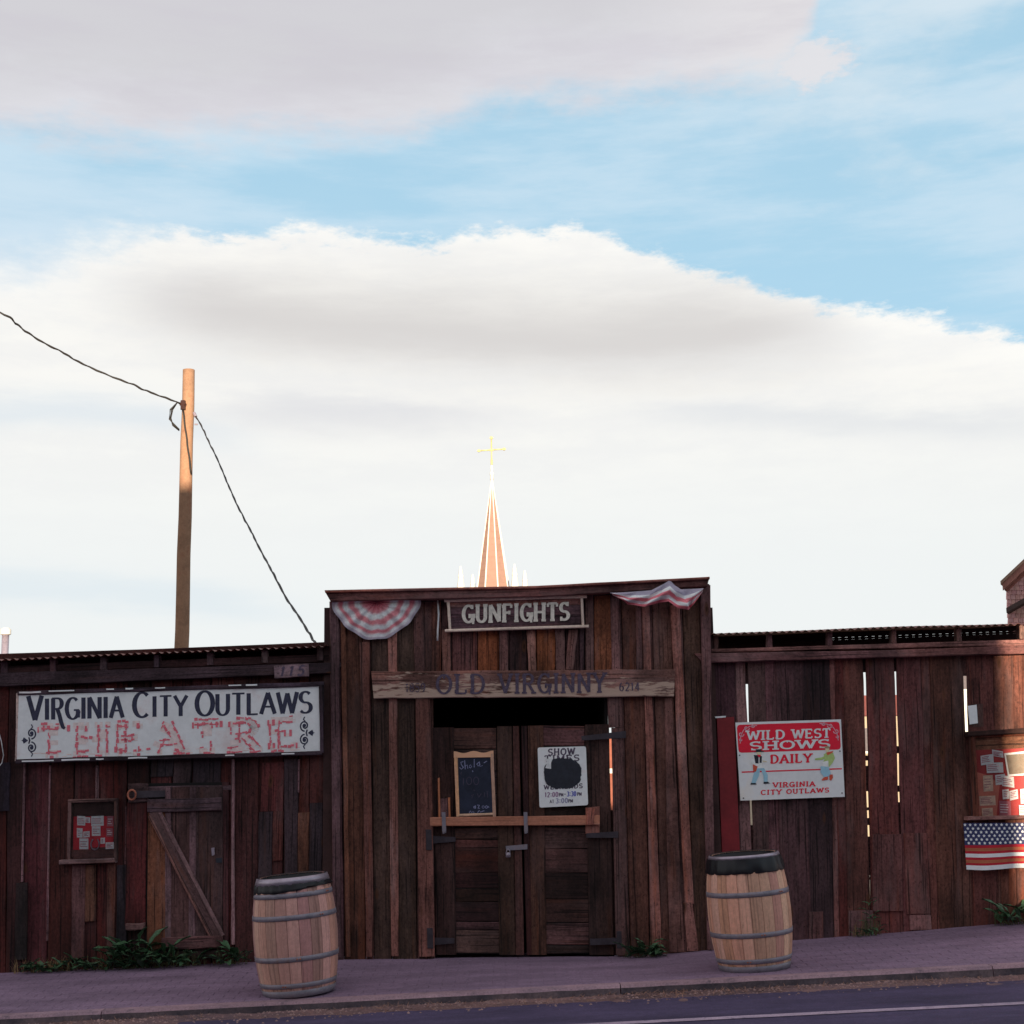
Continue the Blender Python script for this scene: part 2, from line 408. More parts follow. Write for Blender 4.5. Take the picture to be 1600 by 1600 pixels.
def board_mb(q, Yf, th, horiz=False, jit=0.004, seg=4, ch=0.006, warp=0.003, mb=None, world=False):
    """a sawn board whose front face covers the photo quad q (TL, TR, BR, BL) on the plane Y=Yf"""
    TL, TR, BR, BL = [Vector(p) if world else P(p[0], p[1], Yf) for p in q]
    mb = mb or MB()
    if horiz: s0, s1, e0, e1 = TL, BL, TR, BR      # along X: side A = top, side B = bottom
    else: s0, s1, e0, e1 = BL, BR, TL, TR          # along Z: side A = left, side B = right
    L = ((e0+e1)/2-(s0+s1)/2).length
    pts, rows = [], []
    wv = random.random()*9
    W = 0
    for i in range(seg+1):
        t = i/seg
        a = s0.lerp(e0, t); b = s1.lerp(e1, t); d = (b-a); W = d.length; d.normalize()
        a = a + d*random.uniform(-jit, jit); b = b + d*random.uniform(-jit, jit)
        wy = Vector((0, math.sin(wv+t*4)*warp, 0)); Y = Vector((0, 1, 0))
        c = min(ch, th*0.4, (b-a).length*0.3)
        pts += [a+Y*th, a+wy+Y*c, a+wy+d*c, b+wy-d*c, b+wy+Y*c, b+Y*th]
        rows.append(W)
    uo = [0-th, 0, 0.004, W-0.004, W, W+th, W+2*th]
    fs, us = [], []
    for i in range(seg):
        v0, v1 = L*i/seg, L*(i+1)/seg
        for k in range(6):
            k2 = (k+1) % 6
            A, B, C_, D_ = i*6+k, i*6+k2, (i+1)*6+k2, (i+1)*6+k
            f = (A, B, C_, D_); u = ((uo[k], v0), (uo[k+1], v0), (uo[k+1], v1), (uo[k], v1))
            if horiz: f = f[::-1]; u = u[::-1]
            fs.append(f); us.append(u)
    e = [(pts_u, 0.0) for pts_u in (0, 0, .004, W-.004, W, W)]
    c0 = tuple(range(6)); c1 = tuple(seg*6+k for k in range(6))
    fs += [c0[::-1], c1] if not horiz else [c0, c1[::-1]]
    us += [tuple(e[::-1]), tuple(e)] if not horiz else [tuple(e), tuple(e[::-1])]
    mb.add(pts, fs, us)
    return mb
def board(name, q, Yf, th, c, parent, horiz=False, mat=None, k=KW, label=None, **kw):
    c = (c[0]*.90, c[1]*.84, c[2]*.80)
    o = obj(name, board_mb(q, Yf, th, horiz, **kw), mat or M_WOOD, parent, color=alb(c, k), label=label)
    if name in ('plank', 'batten', 'door_post') and not horiz and parent.parent is None:
        for t in (.05, .36, .66, .95):
            t += random.uniform(-.015, .015)
            a = (lerp(q[0][0], q[3][0], t), lerp(q[0][1], q[3][1], t)); b = (lerp(q[1][0], q[2][0], t), lerp(q[1][1], q[2][1], t))
            for u in ((.2, .8) if b[0]-a[0] > 16 else (.5,)):
                u += random.uniform(-.06, .06)
                NAILS.setdefault(parent.name, []).append(P(lerp(a[0], b[0], u), lerp(a[1], b[1], u), Yf-.003))
    return o
NAILS = {}
def vary(c, a=0.14):
    f = 1+random.uniform(-a, a)
    return tuple(max(0, min(255, v*f+random.uniform(-3, 3))) for v in c)

# ------------------------------------------------------------------ lettering (own stroke alphabet)
def arc(cx, cy, rx, ry, a0, a1, n=12):
    return [(cx+rx*math.cos(R_(a0+(a1-a0)*i/n)), cy+ry*math.sin(R_(a0+(a1-a0)*i/n))) for i in range(n+1)]
GL = {
 'A': (.86, [[(.05, 0), (.43, 1)], [(.43, 1), (.81, 0)], [(.19, .34), (.67, .34)]]),
 'B': (.74, [[(.12, 0), (.12, 1)], [(.04, 1), (.38, 1)]+arc(.38, .76, .26, .24, 90, -90)+[(.12, .52)], [(.12, .52), (.4, .52)]+arc(.42, .26, .28, .26, 90, -90)+[(.04, 0)]]),
 'C': (.80, [arc(.44, .5, .38, .5, 48, 312, 18)]),
 'D': (.80, [[(.12, 0), (.12, 1)], [(.04, 1), (.34, 1)]+arc(.34, .5, .4, .5, 90, -90, 14)+[(.04, 0)]]),
 'E': (.72, [[(.12, 0), (.12, 1)], [(.03, 1), (.64, 1)], [(.12, .52), (.5, .52)], [(.03, 0), (.66, 0)]]),
 'F': (.70, [[(.12, 0), (.12, 1)], [(.03, 1), (.64, 1)], [(.12, .52), (.5, .52)]]),
 'G': (.84, [arc(.44, .5, .38, .5, 48, 345, 18), [(.50, .42), (.84, .42)], [(.76, .42), (.76, .06)]]),
 'H': (.84, [[(.12, 0), (.12, 1)], [(.72, 0), (.72, 1)], [(.12, .5), (.72, .5)]]),
 'I': (.34, [[(.17, 0), (.17, 1)]]),
 'K': (.82, [[(.12, 0), (.12, 1)], [(.7, 1), (.14, .42)], [(.32, .6), (.74, 0)]]),
 'L': (.68, [[(.12, 0), (.12, 1)], [(.03, 0), (.62, 0)]]),
 'M': (.98, [[(.1, 0), (.1, 1)], [(.1, 1), (.49, .2)], [(.49, .2), (.88, 1)], [(.88, 1), (.88, 0)]]),
 'N': (.86, [[(.11, 0), (.11, 1)], [(.11, 1), (.75, 0)], [(.75, 0), (.75, 1)]]),
 'O': (.86, [arc(.43, .5, .38, .5, 90, 450, 24)]),
 'P': (.72, [[(.12, 0), (.12, 1)], [(.04, 1), (.38, 1)]+arc(.4, .74, .26, .26, 90, -90)+[(.12, .48)]]),
 'R': (.82, [[(.12, 0), (.12, 1)], [(.04, 1), (.38, 1)]+arc(.4, .75, .26, .25, 90, -90)+[(.12, .5)], [(.38, .5), (.74, 0)]]),
 'S': (.70, [arc(.36, .745, .27, .255, 35, 270, 14)+arc(.35, .25, .30, .25, 90, -145, 14)]),
 'T': (.76, [[(.38, 0), (.38, 1)], [(.04, 1), (.72, 1)]]),
 'U': (.82, [[(.12, 1), (.12, .3)]+arc(.41, .3, .29, .3, 180, 360, 12)+[(.70, 1)]]),
 'V': (.82, [[(.04, 1), (.41, 0)], [(.41, 0), (.78, 1)]]),
 'W': (1.14, [[(.04, 1), (.31, 0)], [(.31, 0), (.57, .95)], [(.57, .95), (.83, 0)], [(.83, 0), (1.10, 1)]]),
 'Y': (.80, [[(.04, 1), (.40, .46)], [(.40, .46), (.76, 1)], [(.40, .46), (.40, 0)]]),
 '0': (.66, [arc(.33, .5, .27, .5, 90, 450, 20)]),
 '1': (.40, [[(.06, .78), (.22, 1)], [(.22, 1), (.22, 0)]]),
 '2': (.66, [arc(.33, .72, .26, .28, 160, -30, 10)+[(.07, 0)], [(.05, 0), (.6, 0)]]),
 '3': (.64, [arc(.3, .75, .25, .25, 150, -90, 10)+arc(.3, .25, .28, .25, 90, -150, 10)]),
 '4': (.68, [[(.48, 0), (.48, 1)], [(.48, 1), (.06, .3)], [(.04, .3), (.64, .3)]]),
 '5': (.64, [[(.56, 1), (.14, 1)], [(.14, 1), (.11, .56)]+arc(.3, .32, .27, .32, 120, -150, 12)]),
 '6': (.66, [arc(.33, .3, .27, .3, 90, 450, 16), [(.06, .32)]+arc(.42, .45, .36, .55, 180, 100, 8)]),
 '8': (.66, [arc(.33, .76, .23, .24, 90, 450, 14), arc(.33, .27, .28, .27, 90, 450, 14)]),
 '9': (.66, [arc(.33, .7, .27, .3, 90, 450, 16), [(.6, .68)]+arc(.24, .55, .36, .55, 0, -80, 8)]),
 ':': (.26, [[(.13, .12), (.13, .26)], [(.13, .62), (.13, .76)]]),
 '-': (.44, [[(.06, .45), (.38, .45)]]),
}
def near_seg(p, pl):
    for a, b in zip(pl[:-1], pl[1:]):
        ax, ay = a; bx, by = b; dx, dy = bx-ax, by-ay; l2 = dx*dx+dy*dy
        if l2 < 1e-9: continue
        t = max(0, min(1, ((p[0]-ax)*dx+(p[1]-ay)*dy)/l2))
        if math.hypot(ax+dx*t-p[0], ay+dy*t-p[1]) < 0.05: return True
    return False
def glyph_strokes(ch, serif):
    w, pls = GL[ch]
    out = [(pl, False) for pl in pls]
    if serif:
        for i, pl in enumerate(pls):
            if ch in ':-' or pl[0] == pl[-1]: continue
            for p, q in ((pl[0], pl[1]), (pl[-1], pl[-2])):
                if any(near_seg(p, o) for j, o in enumerate(pls) if j != i): continue
                dx, dy = p[0]-q[0], p[1]-q[1]
                if abs(dy) > abs(dx)*0.7 and (p[1] < .06 or p[1] > .94):
                    out.append(([(p[0]-serif, p[1]), (p[0]+serif, p[1])], True))
                elif ch in 'CGS':
                    up = 1 if p[1] > .5 else -1
                    out.append(([(p[0]+.02, p[1]-up*.08), (p[0]+.02, p[1]+up*.17)], True))
                else:
                    d = .2 if p[1] < .1 else (-.2 if p[1] > .9 else 0)
                    out.append(([(p[0], p[1]-.0), (p[0], p[1]+d)] if d else [(p[0], p[1]-.11), (p[0], p[1]+.11)], True))
    return w, out
def strip(pts, wf):
    """left and right outlines of a stroke"""
    n = len(pts); L, Rr = [], []
    for i in range(n):
        a = pts[max(i-1, 0)]; b = pts[min(i+1, n-1)]
        if pts[0] == pts[-1] and i in (0, n-1): a, b = pts[-2], pts[1]
        dx, dy = b[0]-a[0], b[1]-a[1]; l = math.hypot(dx, dy) or 1
        nx, ny = -dy/l, dx/l; w = wf(abs(dx/l), abs(dy/l), i/(n-1) if n > 1 else 0)/2
        L.append((pts[i][0]+nx*w, pts[i][1]+ny*w)); Rr.append((pts[i][0]-nx*w, pts[i][1]-ny*w))
    return L, Rr
def text(s, p0, p1, h, Yf, parent, mat, thick=.2, thin=.1, serif=0.0, gap=.14, depth=0.0, name='lettering', big=None, space=.5,
         per_letter=False, tail=False, outline=None, label=None, shear=0.0, drop=0.0):
    """letters along the photo line p0->p1 (baseline, pixels), h pixels tall, on the plane Y=Yf"""
    bigs = big or 1.0
    sizes, adv = [], []
    first = True
    for c in s:
        if c == ' ': sizes.append(1); adv.append(space); first = True; continue
        k = bigs if first else 1.0
        first = False
        sizes.append(k); adv.append((GL[c][0]+gap)*k)
    tot = sum(adv)-gap
    dx, dy = p1[0]-p0[0], p1[1]-p0[1]; Lp = math.hypot(dx, dy); tx, ty = dx/Lp, dy/Lp
    sx = Lp/tot; cur = 0
    mb = MB(); zi = 0; objs = []
    def wp(u, v, y):
        return P(p0[0]+tx*u*sx-ty*0+shear*v*h, p0[1]+ty*u*sx-v*h, y)
    for c, k, ad in zip(s, sizes, adv):
        if c == ' ': cur += ad; continue
        if per_letter: mb = MB()
        asp = h/sx
        w, st = glyph_strokes(c, serif)
        if tail and c == 'R': st[-1] = ([(.38, .5), (.52, .2), (.62, -.12), (.74, -.38), (.86, -.44)], False)
        for pl, sf in st:
            # stroke widths are measured in fractions of the letter height
            pts = [(x*k, y*k) for x, y in pl]
            if sf: wf = lambda ax, ay, t: thin*k*(1 if ax > ay else asp)
            else: wf = lambda ax, ay, t: (thin*ax+thick*ay)*k*(ax+ay*asp if False else 1)
            # do the offset in a metric space (u scaled to the height unit)
            if drop:
                pts = [(pts[i][0]+(pts[i+1][0]-pts[i][0])*t/6, pts[i][1]+(pts[i+1][1]-pts[i][1])*t/6) for i in range(len(pts)-1) for t in range(6)]+[pts[-1]]
            mp = [(x/asp, y) for x, y in pts]
            L, Rr = strip(mp, lambda ax, ay, t: (thin*ax*ax+thick*ay*ay)*k if not sf else thin*k)
            if sf or (len(pl) == 2):
                # extend half a thin stroke at the ends to square the joints
                pass
            L = [(x*asp, y) for x, y in L]; Rr = [(x*asp, y) for x, y in Rr]
            y = Yf-depth-0.0001*(zi % 19); zi += 1
            if outline:
                for side in (L, Rr):
                    dens = []
                    for a, b in zip(side[:-1], side[1:]):
                        m = max(1, int(math.hypot((b[0]-a[0])*sx, (b[1]-a[1])*h)/5))
                        for i in range(m):
                            dens.append(((a[0]+(b[0]-a[0])*i/m, a[1]+(b[1]-a[1])*i/m), (a[0]+(b[0]-a[0])*(i+1)/m, a[1]+(b[1]-a[1])*(i+1)/m)))
                    run = 0; on = True
                    for a, b in dens:
                        if run <= 0:
                            on = random.random() < outline; run = random.randint(1, 4)
                        run -= 1
                        if not on: continue
                        ww = random.uniform(.035, .11); jx, jy = random.uniform(-.02, .02), random.uniform(-.025, .025); a = (a[0]+jx, a[1]+jy); b = (b[0]+jx, b[1]+jy+random.uniform(-.02, .02))
                        A, B = strip([(a[0]/asp, a[1]), (b[0]/asp, b[1])], lambda q, r, t: ww)
                        mb.add([wp(cur+A[0][0]*asp, A[0][1], y), wp(cur+B[0][0]*asp, B[0][1], y), wp(cur+B[1][0]*asp, B[1][1], y), wp(cur+A[1][0]*asp, A[1][1], y)], [(0, 1, 2, 3)])
                        zi += 1; y = Yf-depth-0.0001*(zi % 19)
                continue
            n = len(L)
            if drop:
                keep = [random.random() > drop for _ in range(n-1)]
            else: keep = [True]*(n-1)
            if depth:
                for i in range(n-1):
                    fr = [wp(cur+L[i][0], L[i][1], y), wp(cur+Rr[i][0], Rr[i][1], y), wp(cur+Rr[i+1][0], Rr[i+1][1], y), wp(cur+L[i+1][0], L[i+1][1], y)]
                    bk = [v+Vector((0, depth, 0)) for v in fr]
                    mb.prism(fr, bk)
            else:
                pts3 = [wp(cur+q[0], q[1], y) for q in L]+[wp(cur+q[0], q[1], y) for q in Rr]
                mb.add(pts3, [(i, n+i, n+i+1, i+1) for i in range(n-1) if keep[i]])
        if per_letter:
            objs.append(obj('letter', mb, mat, parent))
        cur += ad
    if not per_letter and mb.f:
        return obj(name, mb, mat, parent, label=label)
    return objs
def flat(name, pts, Yf, parent, mat, **kw):
    mb = MB(); mb.poly([P(x, y, Yf) for x, y in pts][::-1])
    return obj(name, mb, mat, parent, **kw)
def slab(name, q, Yf, th, mat, parent, **kw):
    """flat panel covering photo polygon q (clockwise), th thick behind Yf"""
    fr = [P(x, y, Yf) for x, y in q][::-1]
    bk = [v+Vector((0, th, 0)) for v in fr]
    mb = MB(); mb.prism(fr, bk)
    return obj(name, mb, mat, parent, **kw)
def line_strip(pts, wpx, Yf, mb):
    L, Rr = strip(pts, lambda a, b, t: wpx)
    n = len(L)
    mb.add([P(x, y, Yf) for x, y in L]+[P(x, y, Yf) for x, y in Rr], [(n+i, i, i+1, n+i+1) for i in range(n-1)])
def lerp(a, b, t): return a+(b-a)*t
def pl_at(pts, x):
    if x <= pts[0][0]: i = 0
    else:
        i = len(pts)-2
        for k in range(len(pts)-1):
            if x <= pts[k+1][0]: i = k; break
    (x0, y0), (x1, y1) = pts[i], pts[i+1]
    return y0+(y1-y0)*(x-x0)/(x1-x0)

# ------------------------------------------------------------------ ground, pavement, road
YW, YK, YA = 13.2, 11.3, 10.92          # wall line, kerb edge, asphalt edge
WBASE = [(-60, 1524), (0, 1520), (510, 1498), (800, 1495), (1000, 1493), (1110, 1483), (1240, 1469), (1400, 1457), (1600, 1440)]
_zw = [(P(x, y, YW).x, P(x, y, YW).z) for x, y in WBASE]
def zkerb(X): return 0.074+0.0335*max(-45, min(45, X))
def zwall(X):
    if X < -4.6: return 0.012+0.0335*(max(-45, X)+4.6)
    if X > 4.4: return _zw[-1][1]+0.0335*(min(45, X)-4.4)
    return pl_at(_zw, X)
def zwalk(X, Y): return lerp(zkerb(X), zwall(X), (Y-YK)/(YW-YK))
def zroad(X): return 0.010+0.0325*max(-45, min(45, X))

def ground_mat(name, c1, c2, scale, bmp, rough=0.9, c3=None):
    m, T, b = new_mat(name)
    v = T.n('TexCoord', out=3)
    n = T.noise(v, scale*0.12, 6, 0.6); n2 = T.noise(v, scale, 8, 0.7); n3 = T.noise(v, scale*6, 3, 0.7)
    c = T.mix(T.mr(T.m('ADD', T.m('MULTIPLY', n, .5), T.m('MULTIPLY', n2, .5)), 0.38, 0.62, 0, 1), c1, c2)
    if c3: c = T.mix(T.mr(n2, 0.56, 0.68, 0, 0.8, True), c, c3)
    f = T.m('MULTIPLY', T.mr(n3, 0.3, 0.7, 0.75, 1.25), T.mr(T.noise(T.vm('MULTIPLY', v, (0.5, 2.2, 1)), 1.6, 6, 0.65), 0.36, 0.64, 0.78, 1.18))
    c = T.vm('MULTIPLY', c, T.n('CombineXYZ', {0: f, 1: f, 2: f}))
    T.set(b, 'Base Color', c); T.set(b, 'Roughness', rough); b.inputs['Specular IOR Level'].default_value = 0.25
    bump(T, b, T.m('ADD', n3, n2), 0.6, bmp)
    return m
M_ROAD = ground_mat('asphalt', alb((62, 53, 78), KH), alb((50, 43, 66), KH), 14, 0.004)
M_WALK = ground_mat('paving_slab', alb((107, 88, 108), KH), alb((96, 79, 98), KH), 10, 0.002)
M_KERB = ground_mat('stained_kerb', alb((132, 106, 116), KH), alb((112, 92, 104), KH), 10, 0.003, c3=alb((84, 72, 82), KH))
M_KFACE = ground_mat('tarred_kerb_face', alb((42, 38, 46), KW), alb((72, 60, 66), KW), 6, 0.006)
M_DIRT = ground_mat('gutter_dirt', alb((104, 78, 78), KH), alb((66, 54, 62), KH), 9, 0.012, c3=alb((130, 96, 80), KH))
M_EARTH = ground_mat('dry_earth', (0.22, 0.16, 0.11), (0.16, 0.12, 0.085), 0.6, 0.03, c3=(0.12, 0.11, 0.06))

def sheet(name, xs, ys, zf, mat, kind='structure'):
    mb = MB(); nx = len(xs)
    mb.add([(x, y, zf(x, y)) for y in ys for x in xs],
           [(j*nx+i, j*nx+i+1, (j+1)*nx+i+1, (j+1)*nx+i) for j in range(len(ys)-1) for i in range(nx-1)])
    return obj(name, mb, mat, None, kind=kind)
def rng(a, b, s):
    n = max(1, int(round((b-a)/s))); return [a+(b-a)*i/n for i in range(n+1)]
def zground(x, y):
    z = zroad(x)-0.35
    if y > 26: z -= min(7.5, (y-26)*0.09)
    if y > 160: z -= (y-160)*0.02
    return z
gx = [-3000, -1200, -500, -200, -100, -60]+rng(-45, 45, 5)+[60, 100, 200, 500, 1200, 3000]
gy = [-1500, -500, -150, -60]+rng(-40, 60, 5)+[80, 100, 120, 160, 260, 500, 1200, 3000, 6000]
sheet('ground', gx, gy, zground, M_EARTH)
wx = rng(-45, -5, 4)+rng(-4.8, 4.8, 0.2)+rng(5, 45, 4)
sheet('road', rng(-45, 45, 1.5), rng(-9.5, YA+0.12, 0.9), lambda x, y: zroad(x), M_ROAD)
mb = MB()
for x0, x1 in zip(rng(-45, 45, 1.5)[:-1], rng(-45, 45, 1.5)[1:]):
    mb.add([(x0, 10.03, zroad(x0)+.004), (x1, 10.03, zroad(x1)+.004), (x1, 10.13, zroad(x1)+.004), (x0, 10.13, zroad(x0)+.004)], [(0, 1, 2, 3)])
M_LINE = ground_mat('worn_road_paint', alb((140, 122, 140), KH), alb((112, 100, 118), KH), 12, 0.002, c3=alb((72, 64, 82), KH))
obj('road_marking', mb, M_LINE, None, kind='structure')
# pavement slab with one sheet of set brick paving on it
sheet('pavement', wx, [YK+0.13, 11.8, 12.3, 12.8, YW+0.3], lambda x, y: zwalk(x, y)-0.004, M_WALK)
def brick_paving():
    mb = MB()
    wb, lb, g = 0.098, 0.196, 0.0025
    y = YK+0.135; row = 0
    while y+wb < YW+0.02:
        x = -5.4+(row % 2)*lb/2
        while x < 5.6:
            j = random.uniform(-0.0008, 0.0008)
            a = [(x+g/2, y+g/2), (x+lb-g/2, y+g/2), (x+lb-g/2, y+wb-g/2), (x+g/2, y+wb-g/2)]
            i2 = 0.003
            b_ = [(x+g/2+i2, y+g/2+i2), (x+lb-g/2-i2, y+g/2+i2), (x+lb-g/2-i2, y+wb-g/2-i2), (x+g/2+i2, y+wb-g/2-i2)]
            pts = [(px, py, zwalk(px, py)-0.003) for px, py in a]+[(px, py, zwalk(px, py)+j) for px, py in b_]
            mb.add(pts, [(4, 5, 6, 7), (0, 1, 5, 4), (1, 2, 6, 5), (2, 3, 7, 6), (3, 0, 4, 7)])
            x += lb
        y += wb; row += 1
    o = obj('brick_paving', mb, M_WALK, None, kind='stuff')
brick_paving()
# kerb, cast in lengths
def kerb(x0, x1):
    xs = rng(x0+0.004, x1-0.004, 0.16)
    prof = lambda x: [(YK-0.012+0.006*mnoise.noise((x*3, 0, 1)), zroad(x)-0.05), (YK+0.004*mnoise.noise((x*5, 2, 1)), zkerb(x)-0.018+.004*mnoise.noise((x*6, 4, 1))),
                      (YK+0.018, zkerb(x)+0.002), (YK+0.13, zkerb(x)+0.004), (YK+0.13, zroad(x)-0.05)]
    mb = MB(); n = 5
    mb.add([(x, *p) for x in xs for p in prof(x)],
           [(i*n+k, (i+1)*n+k, (i+1)*n+(k+1) % n, i*n+(k+1) % n)[::-1] for i in range(len(xs)-1) for k in range(n)] + [tuple(range(n)), tuple(reversed([(len(xs)-1)*n+k for k in range(n)]))])
    o = obj('kerb', mb, M_KERB, None, kind='structure')
    o.data.materials.append(M_KFACE)
    for p in o.data.polygons:
        if abs(p.normal.y) > 0.6 and p.center.y < 0.02 + (-0.07): p.material_index = 1
for a, b in ((-9, -6.2), (-6.2, -3.1), (-3.1, 0.75), (0.75, 3.52), (3.52, 6.5), (6.5, 9)):
    kerb(a, b)
# dirt drifted against the kerb
def zd(x, y):
    t = (y-(YA-0.16))/(YK-YA+0.16)
    n = mnoise.noise((x*2.1, y*4, 3)); n2 = mnoise.noise((x*9, y*9, 5))
    return zroad(x)-0.010+max(0, t)*0.014*(1+0.9*n)+0.008*n2*min(1, max(0, t*3))+0.008*n
sheet('gutter_dirt', rng(-6.5, 6.5, 0.06), rng(YA-0.16, YK+0.01, 0.055), zd, M_DIRT, 'structure')
def scatter(name, n, mat, f):
    mb = MB()
    for _ in range(n): f(mb)
    return obj(name, mb, mat, None, kind='stuff')
def pebble(mb):
    x = random.uniform(-5, 5); y = YK-abs(random.gauss(0, 0.17))-0.02
    if y < YA-0.2: return
    r = random.uniform(0.004, 0.014); z = max(zd(x, y), zroad(x))
    h = r*0.8
    mb.add([(x-r, y, z), (x, y-r, z), (x+r, y, z), (x, y+r, z), (x, y, z+h)], [(0, 1, 4), (1, 2, 4), (2, 3, 4), (3, 0, 4)])
scatter('gutter_gravel', 1400, plain('pebble', alb((120, 96, 96), KH), 0.9, 0, 0.5, 3), pebble)
def straw(mb):
    cx = random.choice((0.0, 0.9, 1.2, 1.5, 1.9, -0.8, 2.9, -3))
    x = random.gauss(cx, 0.35); y = YK-abs(random.gauss(0.03, 0.13))-0.02; z = max(zd(x, y), zroad(x))+0.004
    a = random.uniform(0, 6.28); l = random.uniform(.02, .07); w = .0022
    d = Vector((math.cos(a), math.sin(a), random.uniform(0, .5)))*l; s = Vector((-math.sin(a), math.cos(a), 0))*w
    p = Vector((x, y, z)); mb.add([p-s, p+s, p+d+s*.3, p+d-s*.3], [(0, 1, 2, 3)])
scatter('dry_grass_litter', 1000, plain('straw', alb((124, 90, 78), KH), 0.9, 0, 0.4, 3), straw)

# ------------------------------------------------------------------ vertical planking helper
def planks(parent, Y0, xt, xb, ytop, ybot, cols, th=0.022, over=-0.55, name='plank', step=0.009, jit=0.004, gaps=()):
    """planks between successive boundaries; xt/xb are boundary pixels on the top/bottom lines"""
    for i in range(len(xt)-1):
        if (i in gaps): continue
        a, b = (xt[i], xb[i]), (xt[i+1], xb[i+1])
        oa = 0 if (i-1) in gaps else over; ob = 0 if (i+1) in gaps else over
        yt0, yt1 = pl_at(ytop, a[0]), pl_at(ytop, b[0]); yb0, yb1 = pl_at(ybot, a[1]), pl_at(ybot, b[1])
        q = [(a[0]-oa, yt0), (b[0]+ob, yt1), (b[1]+ob, yb1+4), (a[1]-oa, yb0+4)]
        c = cols[i % len(cols)] if isinstance(cols, list) else cols
        board(name, q, Y0+(step if i % 2 else 0), th, vary(c), parent, jit=jit)
def edge_x(xt, yt, xb, yb, y): return xt+(xb-xt)*(y-yt)/(yb-yt)

def corrugated(parent, pxl, pxr, Y0, Y1, rise, th=0.0012, pitch=0.068, amp=0.0095, sag=0.0):
    """sheet whose front edge runs between two photo points at depth Y0"""
    A, B = P(*pxl, Y0), P(*pxr, Y0)
    n = int((B.x-A.x)/(pitch/8)); mb = MB(); ys = [Y0, (Y0+Y1)/2, Y1]
    rows = []
    for lay in (0, 1):
        for j, y in enumerate(ys):
            for i in range(n+1):
                x = lerp(A.x, B.x, i/n)
                z = lerp(A.z, B.z, i/n)+amp*math.sin(2*math.pi*(x-A.x)/pitch)+rise*(y-Y0)+sag*mnoise.noise((x*0.8, 1, 2))-lay*th
                rows.append((x, y+(0.012*mnoise.noise((x*0.7, 3, 1)) if j == 0 else 0), z))
    m = n+1; fs = []
    for j in range(2):
        for i in range(n):
            fs.append((j*m+i, j*m+i+1, (j+1)*m+i+1, (j+1)*m+i))
            o = 3*m; fs.append((o+j*m+i, o+(j+1)*m+i, o+(j+1)*m+i+1, o+j*m+i+1))
    for i in range(n): fs.append((i, 3*m+i, 3*m+i+1, i+1))
    mb.add(rows, fs)
    return obj('roof', mb, M_RUST, parent, smooth=False)
def solid(name, pts_front, Y0, Y1, mat, parent, **kw):
    fr = [P(x, y, Y0) for x, y in pts_front][::-1]
    mb = MB(); mb.prism(fr, [Vector((v.x, Y1, v.z)) for v in fr])
    return obj(name, mb, mat, parent, **kw)
def tube_px(name, pts, Y, rad, mat, parent=None, n=6, **kw):
    mb = MB(); mb.tube([P(x, y, Y) for x, y in pts], rad, n)
    return obj(name, mb, mat, parent, smooth=True, **kw)

# ================================================================== left shed
shed = thing('plank_shed', (-3.2, YW+1.5, zwall(-3.2)), 'long low shed of dark red planks under a rusty corrugated roof', 'shed')
REDW = [(56, 27, 30), (64, 30, 32), (50, 27, 30), (60, 30, 33), (52, 24, 27)]
top_l = [(-80, 1066), (0, 1062), (520, 1040)]
bot_l = [(-60, 1524), (0, 1520), (510, 1498), (540, 1497)]
xt = [-74, -30, 14, 40, 80, 118, 154, 200, 236, 270, 300, 330, 366, 405, 443, 466, 484, 508, 524]
xb = [-84, -38, 8, 33, 73, 112, 150, 197, 232, 266, 298, 330, 366, 403, 442, 466, 484, 509, 528]
planks(shed, YW, xt, xb, top_l, bot_l, REDW)
solid('gap_shade_sheet', [(-84, 1062), (508, 1040), (512, 1496), (-84, 1524)], YW+0.034, YW+0.044, M_DARKWALL, shed)  # added near-black sheet, makes the plank gaps read as deep shade
# boards nailed over or let into the wall
def patch(x0, y0, x1, y1, c, Y=YW-0.014, dx=-2, th=0.016):
    board('patch_board', [(x0, y0), (x1, y0-1), (x1+dx, y1-1), (x0+dx, y1)], Y, th, c, shed)
patch(404, 1269, 426, 1374, (42, 34, 42), dx=-1); patch(444, 1186, 465, 1376, (46, 37, 46), YW-0.012, dx=0)
patch(484, 1255, 505, 1374, (41, 34, 43)); patch(466, 1270, 483, 1374, (82, 54, 47), YW-0.016)
patch(409, 1192, 444, 1268, (66, 32, 36), YW-0.010); patch(427, 1268, 443, 1345, (64, 34, 34), YW-0.017)
patch(183, 1352, 200, 1490, (42, 38, 50)); patch(24, 1380, 43, 1500, (32, 28, 32)); patch(-4, 1192, 16, 1268, (42, 36, 52))
patch(236, 1184, 272, 1214, (44, 38, 48), YW-0.016); patch(272, 1184, 300, 1228, (56, 44, 52), YW-0.012); patch(302, 1184, 346, 1228, (46, 38, 50), YW-0.016)
patch(113, 1352, 134, 1500, (72, 50, 56), YW-0.012, -3); patch(134, 1352, 150, 1440, (74, 50, 44), YW-0.017, -2); patch(168, 1350, 181, 1494, (86, 56, 54), YW-0.012, -2)
for (x, y0, x2, y1, w) in ((38, 1190, 34, 1378, 3.5), (78, 1196, 73, 1470, 3), (152, 1196, 151, 1250, 5), (197, 1260, 196, 1350, 3), (467, 1186, 466, 1238, 2.5)):
    board('batten', [(x-w/2, y0), (x+w/2, y0), (x2+w/2, y1), (x2-w/2, y1)], YW-0.012, 0.012, (92, 70, 82), shed, jit=0.001)
